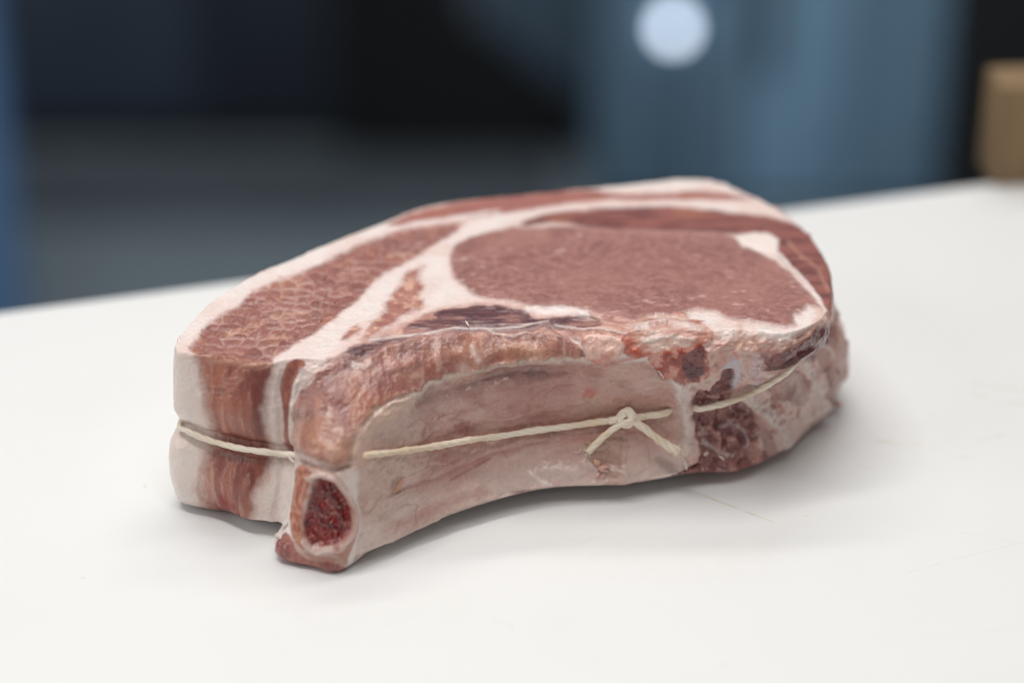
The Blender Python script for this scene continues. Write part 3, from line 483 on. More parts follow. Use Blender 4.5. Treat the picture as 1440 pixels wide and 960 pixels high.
        f = fbm(P*np.array([.5, 1, 1], np.float32), 3.2, 145, 3); c = mixc(tile((208,160,142), n), lin((184,108,90)), sstep(f, -.1, .45)); c = mixc(c, lin((224,196,184)), sstep(-f, .0, .4)*.75)
        h = f*.9; rough = .34
    elif kind == 'bloody':
        f = fbm(P, 2.4, 151, 3); c = mixc(tile((194,96,74), n), lin((148,66,56)), sstep(f, -.3, .3)); c = mixc(c, lin((222,166,150)), sstep(-f, .05, .4)*.85); h = f*1.0; rough = .28
    elif kind == 'darkred':
        f = fbm(P, 2, 155, 3); c = mixc(tile((128,70,68), n), lin((94,46,48)), sstep(f, -.3, .3)); h = f*.8; rough = .28; sss = .2
    elif kind == 'darkraw':
        f = fbm(P, 4.5, 161, 3); f2 = fbm(P, 2, 163, 3)
        c = mixc(tile((158,104,96), n), lin((126,72,68)), sstep(f, -.3, .3)); c = mixc(c, lin((198,156,148)), sstep(f2, .15, .55)*.7); c = mixc(c, lin((96,46,48)), sstep(-f2, .2, .5)*.6)
        h = f*2.2+f2*1.0; rough = .26
    elif kind == 'brown':
        f = fbm(P, 5, 171, 2); c = mixc(tile((182,138,126), n), lin((154,104,96)), sstep(f, -.3, .3)); h = f*.5; rough = .25; sss = .5
    elif kind == 'lump':
        f = fbm(P, 3, 175, 3); c = mixc(tile((228,188,172), n), lin((212,150,134)), sstep(f, -.1, .4)); h = f*.8; rough = .32; sss = .5
    elif kind == 'cartilage':
        c = tile((200,188,194), n); rough = .22; sss = .6; grain = .08
    else:                                                             # fatpatch
        c = tile((240,224,216), n); sss = .5; grain = .1
    return c, rough, sss, grain, h

def build_chop():
    V, Q = dense_body(.37, 0); V = V.astype(np.float32)
    N0 = vnormals(V, Q); N = N0
    nb = len(V)
    # smoothed normals for displacement
    e0 = np.concatenate([Q[:, 0], Q[:, 1], Q[:, 2], Q[:, 3]]); e1 = np.concatenate([Q[:, 1], Q[:, 2], Q[:, 3], Q[:, 0]])
    deg = np.maximum(np.bincount(e0, minlength=nb), 1)
    Ns = N0.copy()
    for it in range(6):
        Ns = np.stack([np.bincount(e0, Ns[e1, c], nb) for c in range(3)], 1)/deg[:, None]
    Ns /= np.maximum(np.linalg.norm(Ns, axis=1), 1e-6)[:, None]; Ns = Ns.astype(np.float32)
    a = V[:, 0]; b = V[:, 2]*CE+V[:, 1]*SE
    face = sstep(-Ns[:, 1]*CE+Ns[:, 2]*SE, -.08, .10)
    w1 = fbm(V, 5, 1, 4, .6); w2 = fbm(V, 5, 5, 4, .6)
    # fat everywhere first
    f = fbm(V, 14, 11, 3); fs = fbm(V, 3, 13, 3)
    C = mixc(tile((242,229,223), nb), lin((236,216,208)), sstep(f, -.2, .5))
    side = 1-sstep(Ns[:, 2], .3, .75)
    C = mixc(C, lin((232,218,208)), side*.6); C = mixc(C, lin((232,200,188)), sstep(fs, .2, .7)*.2)
    right = np.clip(sstep(a, 55, 66)*side+sstep(a, 50, 60)*sstep(-b, -30, -22), 0, 1); C = mixc(C, lin((214,174,162)), np.clip(right*.8*(1+.5*f), 0, 1)); C = mixc(C, lin((188,124,110)), right*sstep(fs+f*.6, .1, .6)*.65); C = mixc(C, lin((226,206,196)), right*sstep(-fs, .15, .5)*.5); C = mixc(C, lin((158,88,78)), right*sstep(fbm(V, 5, 23, 3), .12, .45)*.6)
    rough = np.full(nb, .36, np.float32); sss = np.full(nb, .8, np.float32); grain = np.full(nb, .10, np.float32)
    H = (.35*f+.22*fs)*(.4+.6*side)+.5*fbm(V, 9, 15, 3)*sstep(-V[:, 2], -9, -3)*side+right*(f*2.0+fs*1.1+.5*fbm(V, 1.6, 19, 2))+.55*fbm(V, 3, 21, 3)*sstep(N0[:, 2], .25, .55)*(1-sstep(N0[:, 2], .8, .98))
    part = np.zeros(nb, np.int16); names = ['fat_layer']
    for name, tex, edge, warp, h, pts in REGIONS:
        if name not in names: names.append(name)
        if len(pts) < 20: pts = closed_spline(pts, 3).tolist()
        pa = np.array(pts); mg = 4+warp*2
        idx = np.nonzero((a > pa[:, 0].min()-mg) & (a < pa[:, 0].max()+mg) & (b > pa[:, 1].min()-mg) & (b < pa[:, 1].max()+mg) & (face > .01))[0]
        sd = poly_sdf(a[idx]+warp*1.5*w1[idx], b[idx]+warp*1.1*w2[idx], pts)
        keep = sd > -mg; idx = idx[keep]; sd = sd[keep]
        ew = edge*.5*(1+(1.3*side[idx] if tex == 'belly' else 0)); m = sstep(sd, -ew, ew)*face[idx]
        halo = np.where(sd < 0, np.exp(sd/1.4), 0)*.38*face[idx]*(1+.6*w2[idx]) if tex in ('belly', 'loin', 'cap', 'cap2', 'marbled', 'purple', 'strip', 'tan') else 0*sd
        C[idx] = mixc(C[idx], lin((226,178,166)), np.clip(halo, 0, 1))
        c, r, s, g, hh = texture(tex, V[idx], a[idx], b[idx], Ns[idx])
        C[idx] = mixc(C[idx], 0, 0*m)*(1-m)[:, None]+c*m[:, None]
        rough[idx] += (r-rough[idx])*m; sss[idx] += (s-sss[idx])*m; grain[idx] += (g-grain[idx])*m
        mh = sstep(sd, -.9, 1.1)*face[idx]; H[idx] = H[idx]*(1-mh)+(h+hh)*mh
        part[idx[m > .5]] = names.index(name)
    for key, w, op, h, pts in STROKES:
        pa = np.array(pts); mg = w*2.2+2
        idx = np.nonzero((a > pa[:, 0].min()-mg) & (a < pa[:, 0].max()+mg) & (b > pa[:, 1].min()-mg) & (b < pa[:, 1].max()+mg) & (face > .01))[0]
        d = line_dist(a[idx]+w1[idx]*min(.9, .45*w+.2), b[idx]+w2[idx]*min(.9, .45*w+.2), pts)*(1+.35*fs[idx])
        m = np.exp(-(d/(w*.6))**2)*face[idx]
        C[idx] = mixc(C[idx], COL[key], np.clip(m*op*(1+.5*w1[idx]), 0, 1)); H[idx] += h*m
    # tissue torn and pushed in where the twine bites
    tw = np.array(twine_path()); tw = tw[:, :]
    near = np.full(nb, 1e9, np.float32)
    sl = np.concatenate([[0], np.cumsum(np.linalg.norm(np.diff(tw, axis=0), axis=1))]); ts = np.arange(0, sl[-1], .9); tw = np.stack([np.interp(ts, sl, tw[:, q]) for q in range(3)], 1)
    for p in tw:
        near = np.minimum(near, ((V-p.astype(np.float32))**2).sum(1))
    dn = np.sqrt(near)
    bite = np.where(a < -66, 1.0, np.where(a > 66, 1.3+sstep(a, 80, 94)*.5, .25)); bite = np.where((a > -66) & (a < -42), 0, bite)
    bite = np.where(V[:, 1] > 0, .8, bite)
    H = H-bite*(2.4*np.exp(-(dn/1.9)**2)+1.1*np.exp(-(dn/5)**2))
    under = sstep(V[:, 2], .5, 3.0); H = H*np.where(Ns[:, 2] < -.5, 0, under)
    X = V+Ns*H[:, None]; X[:, 2] = np.maximum(X[:, 2], .15)
    NX = vnormals(X, Q)
    # parts: one mesh for each tissue
    root = bpy.data.objects.new('pork_chop', None); col.objects.link(root); root.empty_display_size = .05
    root['label'] = 'thick raw bone-in pork chop tied round its middle with white twine'; root['category'] = 'pork chop'
    mat = meat_material()
    surf = np.stack([rough, sss, grain, np.ones(nb, np.float32)], 1).astype(np.float32)
    C4 = np.column_stack([np.clip(C, 0, 1), np.ones(nb)]).astype(np.float32)
    fp = np.sort(part[Q], axis=1)[:, 1]
    made = {}
    for k, name in enumerate(names):
        q = Q[fp == k]
        if not len(q): continue
        ids, inv = np.unique(q, return_inverse=True); inv = inv.reshape(-1).astype(np.int32)
        me = bpy.data.meshes.new(name); me.vertices.add(len(ids)); me.loops.add(len(inv)); me.polygons.add(len(q))
        me.vertices.foreach_set('co', (X[ids]*MM).astype(np.float32).ravel()); me.loops.foreach_set('vertex_index', inv)
        me.polygons.foreach_set('loop_start', np.arange(len(q), dtype=np.int32)*4)
        me.update(); me.validate()
        me.polygons.foreach_set('use_smooth', np.ones(len(q), bool))
        at = me.attributes.new('Col', 'FLOAT_COLOR', 'POINT'); at.data.foreach_set('color', C4[ids].ravel())
        at = me.attributes.new('Surf', 'FLOAT_COLOR', 'POINT'); at.data.foreach_set('color', surf[ids].ravel())
        me.normals_split_custom_set_from_vertices(NX[ids].tolist())
        me.materials.append(mat)
        o = bpy.data.objects.new(name, me); col.objects.link(o); o.parent = root; made[name] = o
    if 'marrow' in made: made['marrow'].parent = made['rib_bone']
    for nme, lab in {'marrow': 'dark red spongy marrow in the cut rib end', 'loin_eye': 'large smooth pink-brown round of loin meat', 'rib_membrane': 'pale shiny membrane lining the hollow of the ribs'}.items():
        if nme in made: made[nme]['label'] = lab
    return root, mat

# ------------------------------------------------------------------ twine
def twine_path():
    front = [np.array(p) for p in TWINE_FRONT]
    back = []
    for z, pr in zip(np.linspace(43, 31, 10), PROFILE[15:]):
        ks = sorted(pr); x = np.interp(z-3, ks, [pr[k][0] for k in ks]); y = np.interp(z-3, ks, [pr[k][1] for k in ks])
        k_ = .93 if len(back) < 2 else .985; back.append(np.array([x*k_, y*k_, z]))
    pts = front+[np.array([92., -16, 39])]+back+[np.array([-98.5, -32, 30.5]), np.array([-101.2, -48, 31])]
    return closed_spline(pts, 10)

def tube_strands(path, radius, pitch, closed=False, strands=3, sides=7, wob=.12, seed=0, spread=0):
    """a laid cord: strands twisted round each other along the path -> verts, faces (mm)"""
    P = np.asarray(path, float)
    if closed: P = np.vstack([P, P[:1]])
    s = np.concatenate([[0], np.cumsum(np.linalg.norm(np.diff(P, axis=0), axis=1))])
    n = max(6, int(s[-1]/.45)); t = np.linspace(0, s[-1], n+1); P = np.stack([np.interp(t, s, P[:, k]) for k in range(3)], 1)
    if closed: P = P[:-1]
    T = np.gradient(P, axis=0)
    if closed: T = np.roll(P, -1, 0)-np.roll(P, 1, 0)
    T /= np.linalg.norm(T, axis=1)[:, None]
    U = np.zeros_like(P); u = np.cross(T[0], [0.1, .2, 1.]); u /= np.linalg.norm(u)
    for i in range(len(P)):
        u = u-T[i]*(u@T[i]); u /= np.linalg.norm(u); U[i] = u
    W = np.cross(T, U); rng = np.random.default_rng(seed)
    ang0 = 2*np.pi*t[:len(P)]/pitch
    rv = 1+wob*np.interp(t[:len(P)], np.linspace(0, s[-1], max(4, int(s[-1]/4))), rng.uniform(-1, 1, max(4, int(s[-1]/4))))
    V = []; F = []
    for k in range(strands):
        an = ang0+2*np.pi*k/strands
        flare = 1+spread*sstep(t[:len(P)]/max(s[-1], 1e-6), .55, 1)
        cen = P+(radius*.26*rv*flare)[:, None]*(np.cos(an)[:, None]*U+np.sin(an)[:, None]*W)
        base = len(V)*0+sum(len(v) for v in V); ring = []
        for j in range(sides):
            aa = 2*np.pi*j/sides; ring.append(cen+(radius*.76*rv)[:, None]*(math.cos(aa)*U+math.sin(aa)*W))
        V.append(np.stack(ring, 1).reshape(-1, 3)); m = len(P)
        for i in range(m if closed else m-1):
            i2 = (i+1) % m
            for j in range(sides):
                j2 = (j+1) % sides; F.append((base+i*sides+j, base+i2*sides+j, base+i2*sides+j2, base+i*sides+j2))
        if not closed:
            F.append(tuple(base+j for j in range(sides))); F.append(tuple(base+(m-1)*sides+j for j in range(sides-1, -1, -1)))
    return np.vstack(V), F

def mesh_obj(name, V, F, mat, parent=None, smooth=True):
    me = bpy.data.meshes.new(name); me.from_pydata((np.asarray(V)*MM).tolist(), [], F); me.update()
    if smooth: me.polygons.foreach_set('use_smooth', np.ones(len(me.polygons), bool))
    me.materials.append(mat); o = bpy.data.objects.new(name, me); col.objects.link(o); o.parent = parent; return o

def twine_material():
    m, nt, p = new_mat('cotton_twine'); L = nt.links.new; tc = node(nt, 'ShaderNodeTexCoord')
    n = node(nt, 'ShaderNodeTexNoise', Scale=260, Detail=4); L(tc.outputs['Object'], n.inputs['Vector'])
    n2 = node(nt, 'ShaderNodeTexNoise', Scale=45, Detail=2); L(tc.outputs['Object'], n2.inputs['Vector'])
    r = node(nt, 'ShaderNodeValToRGB'); L(n2.outputs[0], r.inputs[0])
    r.color_ramp.elements[0].color = (*lin((232,207,178)), 1); r.color_ramp.elements[0].position = .35
    r.color_ramp.elements[1].color = (*lin((248,232,212)), 1); r.color_ramp.elements[1].position = .6
    L(r.outputs[0], p.inputs['Base Color']); p.inputs['Roughness'].default_value = .8
    b = node(nt, 'ShaderNodeBump', Strength=.6, Distance=.0004); L(n.outputs[0], b.inputs['Height']); L(b.outputs[0], p.inputs['Normal'])
    p.inputs['Subsurface Weight'].default_value = .2; p.inputs['Subsurface Radius'].default_value = (1, .8, .6); p.inputs['Subsurface Scale'].default_value = .0006
    return m

def build_twine():
    mat = twine_material()
    root = bpy.data.objects.new('butcher_twine', None); col.objects.link(root); root.location = (0, 0, 0)
    root['label'] = 'white cotton twine tied round the pork chop with a small knot'; root['category'] = 'twine'
    V, F = tube_strands(twine_path(), 1.06, 12, True, seed=3, wob=.18); mesh_obj('loop', V, F, mat, root)
    k = np.array(KNOT[0]); nrm = np.array(KNOT[1]); nrm = nrm/np.linalg.norm(nrm)
    p0, p1 = np.array(TWINE_FRONT[18]), np.array(TWINE_FRONT[20]); t = (p1-p0)/np.linalg.norm(p1-p0)
    u = np.cross(nrm, t); u = u if u[2] > 0 else -u; u /= np.linalg.norm(u); nrm = np.cross(t, u); nrm = nrm if nrm[1] < 0 else -nrm
    at = lambda x, y, z: k+t*x+u*y+nrm*(z+1.2)
    # the two ends wrap over the standing part, cross in front and hang out to either side
    w1 = open_spline([at(*q) for q in [(5.5,.2,.2),(2.6,-.5,.8),(.5,-1.5,1.4),(-1.4,-1.0,2.0),(-1.9,.5,2.0),(-.6,1.9,1.6),(1.3,2.3,1.4),(2.3,1.3,2.2),(1.0,.2,2.9),(-1.4,-.5,2.6),(-4.0,-2.0,1.6),(-7.5,-4.4,1.0),(-10.2,-6.6,.8),(-13.2,-9.2,.9)]], 8)
    w2 = open_spline([at(*q) for q in [(-5.5,-.2,.1),(-2.6,.6,.7),(-.6,2.4,1.0),(1.0,3.0,1.9),(1.6,1.2,2.6),(.6,-1.1,2.3),(-.8,-1.5,1.2),(-.8,.1,.2),(.8,.3,1.4),(2.6,-.9,2.2),(4.8,-2.8,1.9),(8.0,-6.2,1.6),(11.5,-9.6,1.4),(15.4,-12.6,1.6)]], 8)
    V, F = tube_strands(w1, 1.12, 12, seed=5, spread=.35); mesh_obj('loose_end', V, F, mat, root)
    V, F = tube_strands(w2, 1.25, 12, seed=7, spread=.75); mesh_obj('loose_end', V, F, mat, root)
    # frayed cotton fibres at the cut ends and along the cord
    rng = np.random.default_rng(11); tw = twine_path()
    Vs, Fs, nb = [], [], 0
    def hair(p, d, ln, r=.07):
        nonlocal nb
        q = [p]; d = d/np.linalg.norm(d)
        for i in range(5):
            d = d+rng.normal(0, .28, 3); d /= np.linalg.norm(d); q.append(q[-1]+d*ln/5)
        v, f = tube_strands(open_spline(q, 2), r, 50, strands=1, sides=3, wob=0); Vs.append(v); Fs.extend([tuple(i+nb for i in x) for x in f]); nb += len(v)
    for w, m in ((w1, 26), (w2, 44)):
        d = w[-1]-w[-6]; d /= np.linalg.norm(d)
        for i in range(m): hair(w[-1]+rng.normal(0, .7, 3)-d*rng.uniform(0, 2), d+rng.normal(0, .4, 3), rng.uniform(1.5, 4.5), .11)
    for i in range(60):
        p = tw[rng.integers(110, 320)]; hair(p+nrm*1.1, nrm*.6+u*rng.uniform(-1, 1)+t*rng.uniform(-1, 1), rng.uniform(1.5, 4), .045)
    o = mesh_obj('frayed_fibre', np.vstack(Vs), Fs, mat, root); o['kind'] = 'stuff'
    return root

def build_shreds(root, mat):
    """small loose tags of fat and tissue that stand off the cut faces"""
    rng = np.random.default_rng(5)
    for base, tip, w, key in SHREDS:
        p0, p1 = np.array(base), np.array(tip); ax = p1-p0; ln = np.linalg.norm(ax); ax /= ln
        sd = np.cross(ax, [0, -.5, .87]); sd /= np.linalg.norm(sd); nr = np.cross(sd, ax); nr = nr if nr[1] < 0 else -nr
        n, m = 9, 8; V = []; F = []
        for i in range(n):
            s = i/(n-1); wd = w*.5*(.25+.75*math.sin(math.pi*min(.95, s*.85+.12)))*(1+rng.uniform(-.3, .3)); c = p0+ax*ln*s+nr*(.5*math.sin(s*2.4)*w*.4)+sd*rng.normal(0, .12)*w
            for j in range(m):
                aa = 2*math.pi*j/m; V.append(c+sd*wd*math.cos(aa)+nr*wd*.4*math.sin(aa)*(1+rng.uniform(-.3, .3)))
        for i in range(n-1):
            for j in range(m): F.append((i*m+j, i*m+(j+1) % m, (i+1)*m+(j+1) % m, (i+1)*m+j))
        F.append(tuple(range(m-1, -1, -1))); F.append(tuple((n-1)*m+j for j in range(m)))
        o = mesh_obj('tissue_shred', V, F, mat, root)
        c = np.tile(np.append(COL[key], 1), (len(V), 1)).astype(np.float32)
        at = o.data.attributes.new('Col', 'FLOAT_COLOR', 'POINT'); at.data.foreach_set('color', c.ravel())
        at = o.data.attributes.new('Surf', 'FLOAT_COLOR', 'POINT'); at.data.foreach_set('color', np.tile(np.array([.35, .4, .12, 1], np.float32), len(V)))

# ------------------------------------------------------------------ board, block, background
def box_mesh(name, lo, hi, mat, parent=None, bevel=0, seg=3, rotz=0):
    """a bevelled box, mm; it turns about its own lower front left corner"""
    bm = bmesh.new(); bmesh.ops.create_cube(bm, size=1)
    lo, hi = np.array(lo, float), np.array(hi, float); s = (hi-lo)*MM
    bmesh.ops.scale(bm, vec=s, verts=bm.verts); bmesh.ops.translate(bm, vec=s/2, verts=bm.verts)
    if bevel: bmesh.ops.bevel(bm, geom=bm.edges[:], offset=bevel*MM, segments=seg, profile=.5, affect='EDGES')
    me = bpy.data.meshes.new(name); bm.to_mesh(me); bm.free()
    me.polygons.foreach_set('use_smooth', np.ones(len(me.polygons), bool)); me.set_sharp_from_angle(angle=math.radians(40))
    me.materials.append(mat); o = bpy.data.objects.new(name, me); col.objects.link(o)
    o.location = Vector(lo*MM); o.rotation_euler.z = rotz; o.parent = parent; return o

def tag(o, label, cat=None, kind=None):
    if label: o['label'] = label
    if cat: o['category'] = cat
    if kind: o['kind'] = kind
    return o

# knife scars and stains on the board, mm: x0, y0, x1, y1, half width, strength
SCARS = [(56,-44,82,-64,.45,.9),(158,18,212,-8,.7,.5),(160,26,182,19,1.3,.25),(120,-92,240,-40,.35,.25),(140,-70,230,-100,.3,.2),(196,-62,203,-65,.6,.9),
         (121,-14,135,-16,.8,.65),(156,-13,163,-10,.7,.5),(145,-26,149,-24,.5,.4),(113,-30,116,-31,.5,.3),(-30,-190,120,-150,.4,.12),(30,-95,31,-96,.6,.5),(-5,-118,0,-121,.8,.35),
         (-118,-42,-117.6,-43,.55,1.0),(18,-70,60,-84,.35,.12),(100,-128,180,-118,.4,.12),(-190,-60,-120,20,.35,.10),(205,60,260,40,.9,.3),(-160,-160,-60,-180,.4,.10),(20,-78,70,-88,16,.07),(-60,-118,-20,-112,14,.05),(130,-20,190,20,22,.05),(150,60,230,80,26,.05),(60,-140,61,-141,.5,.5),(-130,-95,-129,-95.5,.4,.5),(92,-60,93,-60.5,.5,.45),(170,-60,171,-60,.6,.35),(-20,-150,-19,-150,.5,.35)]

def board_material():
    m, nt, p = new_mat('white_polyethylene'); L = nt.links.new
    g = node(nt, 'ShaderNodeNewGeometry'); sx = node(nt, 'ShaderNodeSeparateXYZ'); L(g.outputs['Position'], sx.inputs[0])
    x, y = sx.outputs[0], sx.outputs[1]
    nz = node(nt, 'ShaderNodeTexNoise', Scale=160, Detail=3); L(g.outputs['Position'], nz.inputs['Vector'])
    acc = None
    for x0, y0, x1, y1, w, s in SCARS:
        x0, y0, x1, y1, w = (v*MM for v in (x0, y0, x1, y1, w)); ex, ey = x1-x0, y1-y0; l = ex*ex+ey*ey+1e-12
        px = math_node(nt, 'SUBTRACT', x, x0); py = math_node(nt, 'SUBTRACT', y, y0)
        t = nt.nodes.new('ShaderNodeMath'); t.operation = 'ADD'; t.use_clamp = True
        L(math_node(nt, 'MULTIPLY', px, ex/l), t.inputs[0]); L(math_node(nt, 'MULTIPLY', py, ey/l), t.inputs[1]); t = t.outputs[0]
        dx = math_node(nt, 'SUBTRACT', px, math_node(nt, 'MULTIPLY', t, ex)); dy = math_node(nt, 'SUBTRACT', py, math_node(nt, 'MULTIPLY', t, ey))
        d = math_node(nt, 'SQRT', math_node(nt, 'ADD', math_node(nt, 'MULTIPLY', dx, dx), math_node(nt, 'MULTIPLY', dy, dy)))
        mr = node(nt, 'ShaderNodeMapRange'); mr.inputs['From Min'].default_value = w*1.3; mr.inputs['From Max'].default_value = w*.2
        L(d, mr.inputs['Value'])
        v = math_node(nt, 'MULTIPLY', mr.outputs[0], s); acc = v if acc is None else math_node(nt, 'MAXIMUM', acc, v)
    brk = node(nt, 'ShaderNodeMapRange'); brk.inputs['From Min'].default_value = .38; brk.inputs['From Max'].default_value = .6; L(nz.outputs[0], brk.inputs['Value'])
    scar = math_node(nt, 'MULTIPLY', acc, math_node(nt, 'ADD', math_node(nt, 'MULTIPLY', brk.outputs[0], .75), .25))
    # broad faint staining
    st = node(nt, 'ShaderNodeTexNoise', Scale=16, Detail=3); L(g.outputs['Position'], st.inputs['Vector'])
    sm = node(nt, 'ShaderNodeMapRange'); sm.inputs['From Min'].default_value = .5; sm.inputs['From Max'].default_value = .8; sm.inputs['To Max'].default_value = .35; L(st.outputs[0], sm.inputs['Value'])
    m1 = node(nt, 'ShaderNodeMix', _data_type='RGBA'); m1.inputs[6].default_value = (.82, .815, .80, 1); m1.inputs[7].default_value = (.78, .755, .70, 1); L(sm.outputs[0], m1.inputs[0])
    m2 = node(nt, 'ShaderNodeMix', _data_type='RGBA'); L(m1.outputs[2], m2.inputs[6]); m2.inputs[7].default_value = (.66, .56, .38, 1); L(scar, m2.inputs[0])
    L(m2.outputs[2], p.inputs['Base Color'])
    p.inputs['Roughness'].default_value = .40; p.inputs['Specular IOR Level'].default_value = .35
    # fine cut marks as relief
    mp = node(nt, 'ShaderNodeMapping'); mp.inputs['Rotation'].default_value = (0, 0, .5); mp.inputs['Scale'].default_value = (30, 700, 1); L(g.outputs['Position'], mp.inputs[0])
    n2 = node(nt, 'ShaderNodeTexNoise', Scale=1, Detail=3); L(mp.outputs[0], n2.inputs['Vector'])
    h = math_node(nt, 'SUBTRACT', math_node(nt, 'MULTIPLY', n2.outputs[0], .12), math_node(nt, 'MULTIPLY', scar, .6))
    b = node(nt, 'ShaderNodeBump', Strength=.35, Distance=.0006); L(h, b.inputs['Height']); L(b.outputs[0], p.inputs['Normal'])
    return m

def wood_material():
    m, nt, p = new_mat('wood'); L = nt.links.new; tc = node(nt, 'ShaderNodeTexCoord')
    mp = node(nt, 'ShaderNodeMapping'); mp.inputs['Scale'].default_value = (90, 90, 6); L(tc.outputs['Object'], mp.inputs[0])
    n = node(nt, 'ShaderNodeTexNoise', Scale=2, Detail=4, Distortion=.6); L(mp.outputs[0], n.inputs['Vector'])
    r = node(nt, 'ShaderNodeValToRGB'); L(n.outputs[0], r.inputs[0])
    r.color_ramp.elements[0].color = (*lin((118,94,66)), 1); r.color_ramp.elements[0].position = .3
    r.color_ramp.elements[1].color = (*lin((138,112,78)), 1); r.color_ramp.elements[1].position = .7
    L(r.outputs[0], p.inputs['Base Color']); p.inputs['Roughness'].default_value = .6; return m

def plain(name, rgb, rough=.5, metal=0, nscale=6, amt=.25):
    m, nt, p = new_mat(name); L = nt.links.new; tc = node(nt, 'ShaderNodeTexCoord')
    n = node(nt, 'ShaderNodeTexNoise', Scale=nscale, Detail=3); L(tc.outputs['Object'], n.inputs['Vector'])
    r = node(nt, 'ShaderNodeValToRGB'); L(n.outputs[0], r.inputs[0]); c = lin(rgb)
    r.color_ramp.elements[0].color = (*(c*(1-amt)), 1); r.color_ramp.elements[0].position = .3
    r.color_ramp.elements[1].color = (*np.clip(c*(1+amt), 0, 1), 1); r.color_ramp.elements[1].position = .7
    L(r.outputs[0], p.inputs['Base Color']); p.inputs['Roughness'].default_value = rough; p.inputs['Metallic'].default_value = metal; return m

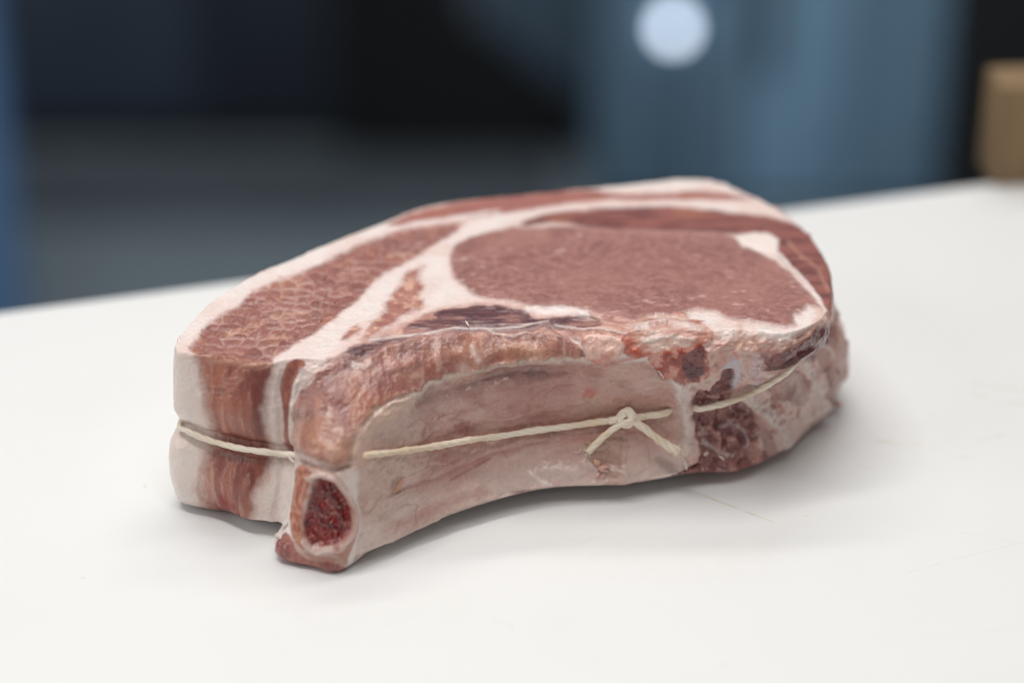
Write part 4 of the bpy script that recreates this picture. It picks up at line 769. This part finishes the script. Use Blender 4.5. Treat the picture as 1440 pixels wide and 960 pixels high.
def build_setting():
    # board: its far edge runs from (-187, 80) to (210, 199)
    yaw = math.atan2(119, 397); c, s = math.cos(yaw), math.sin(yaw); W, D, T = 760, 460, 20
    far = np.array([8, 139.])-np.array([c, s])*W*.5; corner = far-np.array([-s, c])*D
    b = box_mesh('cutting_board', (corner[0], corner[1], -T), (corner[0]+W, corner[1]+D, 0), board_material(), None, 2.5, 4, yaw)
    tag(b, 'white plastic cutting board with faint knife scars under the pork chop', 'cutting board')
    w = box_mesh('wooden_block', (195, 190, 0.2), (262, 214, 43), wood_material(), None, 1.2, 2, 0.10)
    tag(w, 'out of focus brown wooden block standing at the far edge of the white board', 'wooden block')
    fl = box_mesh('floor', (-2500, -1500, -930), (2500, 4500, -900), plain('floor_grey', (140,155,164), .6, 0, 3, .1)); tag(fl, 'grey floor beyond the cutting board', None, 'structure')
    tb = box_mesh('work_table', (corner[0]+20, corner[1]+20, -60), (corner[0]+W-20, corner[1]+D-20, -T-.3), plain('table_steel', (120,124,128), .4, .8), None, 3, 2, yaw)
    tag(tb, 'steel work table hidden beneath the white cutting board', 'table')
    # dark low unit behind on the left
    r = tag(bpy.data.objects.new('dark_unit', None), 'blurred dark navy unit low in the background at left', 'cabinet'); col.objects.link(r); r.location = (-.4, 2.3, -.9)
    navy = plain('navy', (66,76,92), .5, 0, 3, .3)
    def sub(name, lo, hi, mat, root, bevel=4):
        o = box_mesh(name, lo, hi, mat, None, bevel, 2); o.parent = root; o.matrix_parent_inverse = Matrix.Translation(-root.location); return o
    sub('body', (-900,2300,-860), (-60,2700,-100), navy, r); sub('plinth', (-880,2320,-900), (-70,2680,-861), plain('plinth_black', (34,36,40)), r)
    for x, c_ in ((-1110, (64,75,92)), (-760, (64,75,92)), (-410, (48,56,68))): sub('door', (x,2286,-840), (x+340,2299,-120), plain('door_navy', c_, .45, 0, 3, .2), r)
    mt = box_mesh('floor_shade', (-820,2060,-900+.5), (60,2270,-890), plain('floor_shade_grey', (94,104,112), .7, 0, 4, .15), None, 3, 2); tag(mt, 'blurred dark grey strip standing in for shade on the floor before the dark unit', 'floor shade')  # thin slab added as the shaded strip of floor before the unit
    # black machine with a sloping shoulder in the middle
    V = []; out = [(-230,-880),(170,-880),(140,-860),(66,-806),(-5,-745),(-75,-687),(-150,-600),(-230,-600)]
    for y in (2262, 2285): V += [(x, y, z) for x, z in out]
    n = len(out); F = [tuple(range(n-1, -1, -1)), tuple(range(n, 2*n))]+[(i, (i+1) % n, n+(i+1) % n, n+i) for i in range(n)]
    k = tag(bpy.data.objects.new('black_machine', None), 'blurred black machine with a sloping shoulder behind the chop', 'machine'); col.objects.link(k); k.location = (-.15, 2.08, -.9)
    # steel cabinet on the right
    s_ = tag(bpy.data.objects.new('steel_cabinet', None), 'blurred blue-grey steel cabinet in the background at right', 'cabinet'); col.objects.link(s_); s_.location = (.35, 2.2, -.9)
    return k, s_, V, F, sub

def build_background(k, s_, V, F, sub):
    o = mesh_obj('housing', V, [f[::-1] for f in F], plain('machine_black', (18,20,24), .9), None, False); o.parent = k; o.matrix_parent_inverse = Matrix.Translation(-k.location)
    steel = plain('blue_steel', (124,158,184), .5, 0, 4, .15); steel2 = plain('slate_steel', (84,104,122), .5, 0, 4, .2)
    sub('body', (-40,2300,-900), (640,2600,-200), steel2, s_)
    sub('side_panel', (100,2106,-900), (620,2299,-200), steel2, s_)
    for x0, x1, c_ in ((104,218,(104,132,154)), (222,286,(118,148,172)), (290,420,(146,186,216)), (424,600,(128,162,188))): sub('door', (x0,2090,-880), (x1,2105,-220), plain('blue_steel', c_, .5, 0, 4, .15), s_)
    sub('handle', (300,2064,-700), (318,2089,-400), plain('handle_steel', (150,160,168), .3, 1), s_)
    bm = bmesh.new(); bmesh.ops.create_uvsphere(bm, u_segments=24, v_segments=12, radius=.014)
    me = bpy.data.meshes.new('indicator_lamp'); bm.to_mesh(me); bm.free()
    m, nt, p = new_mat('lamp_glow'); p.inputs['Base Color'].default_value = (.8, .85, .9, 1); p.inputs['Emission Color'].default_value = (.76, .86, 1, 1); p.inputs['Emission Strength'].default_value = 4.2
    me.materials.append(m); l = bpy.data.objects.new('indicator_lamp', me); col.objects.link(l); l.location = (.1966, 2.070, -.6395); l.parent = s_; l.matrix_parent_inverse = Matrix.Translation(-s_.location)
    l['label'] = 'bright round blue-white lamp, out of focus'
    bl = box_mesh('blue_panel', (-790,1500,-900), (-503,1540,-150), plain('panel_blue', (96,132,176), .5, 0, 3, .1), None, 4, 2); tag(bl, 'blurred light blue upright panel at the left edge', 'panel')
    dk = box_mesh('black_post', (432,1500,-900), (760,1560,-150), plain('post_black', (6,7,8), .6), None, 4, 2); tag(dk, 'blurred black upright post behind the wooden block', 'post')

setting = build_setting()
build_background(*setting)
chop, meat = build_chop()
build_shreds(chop, meat)
build_twine()
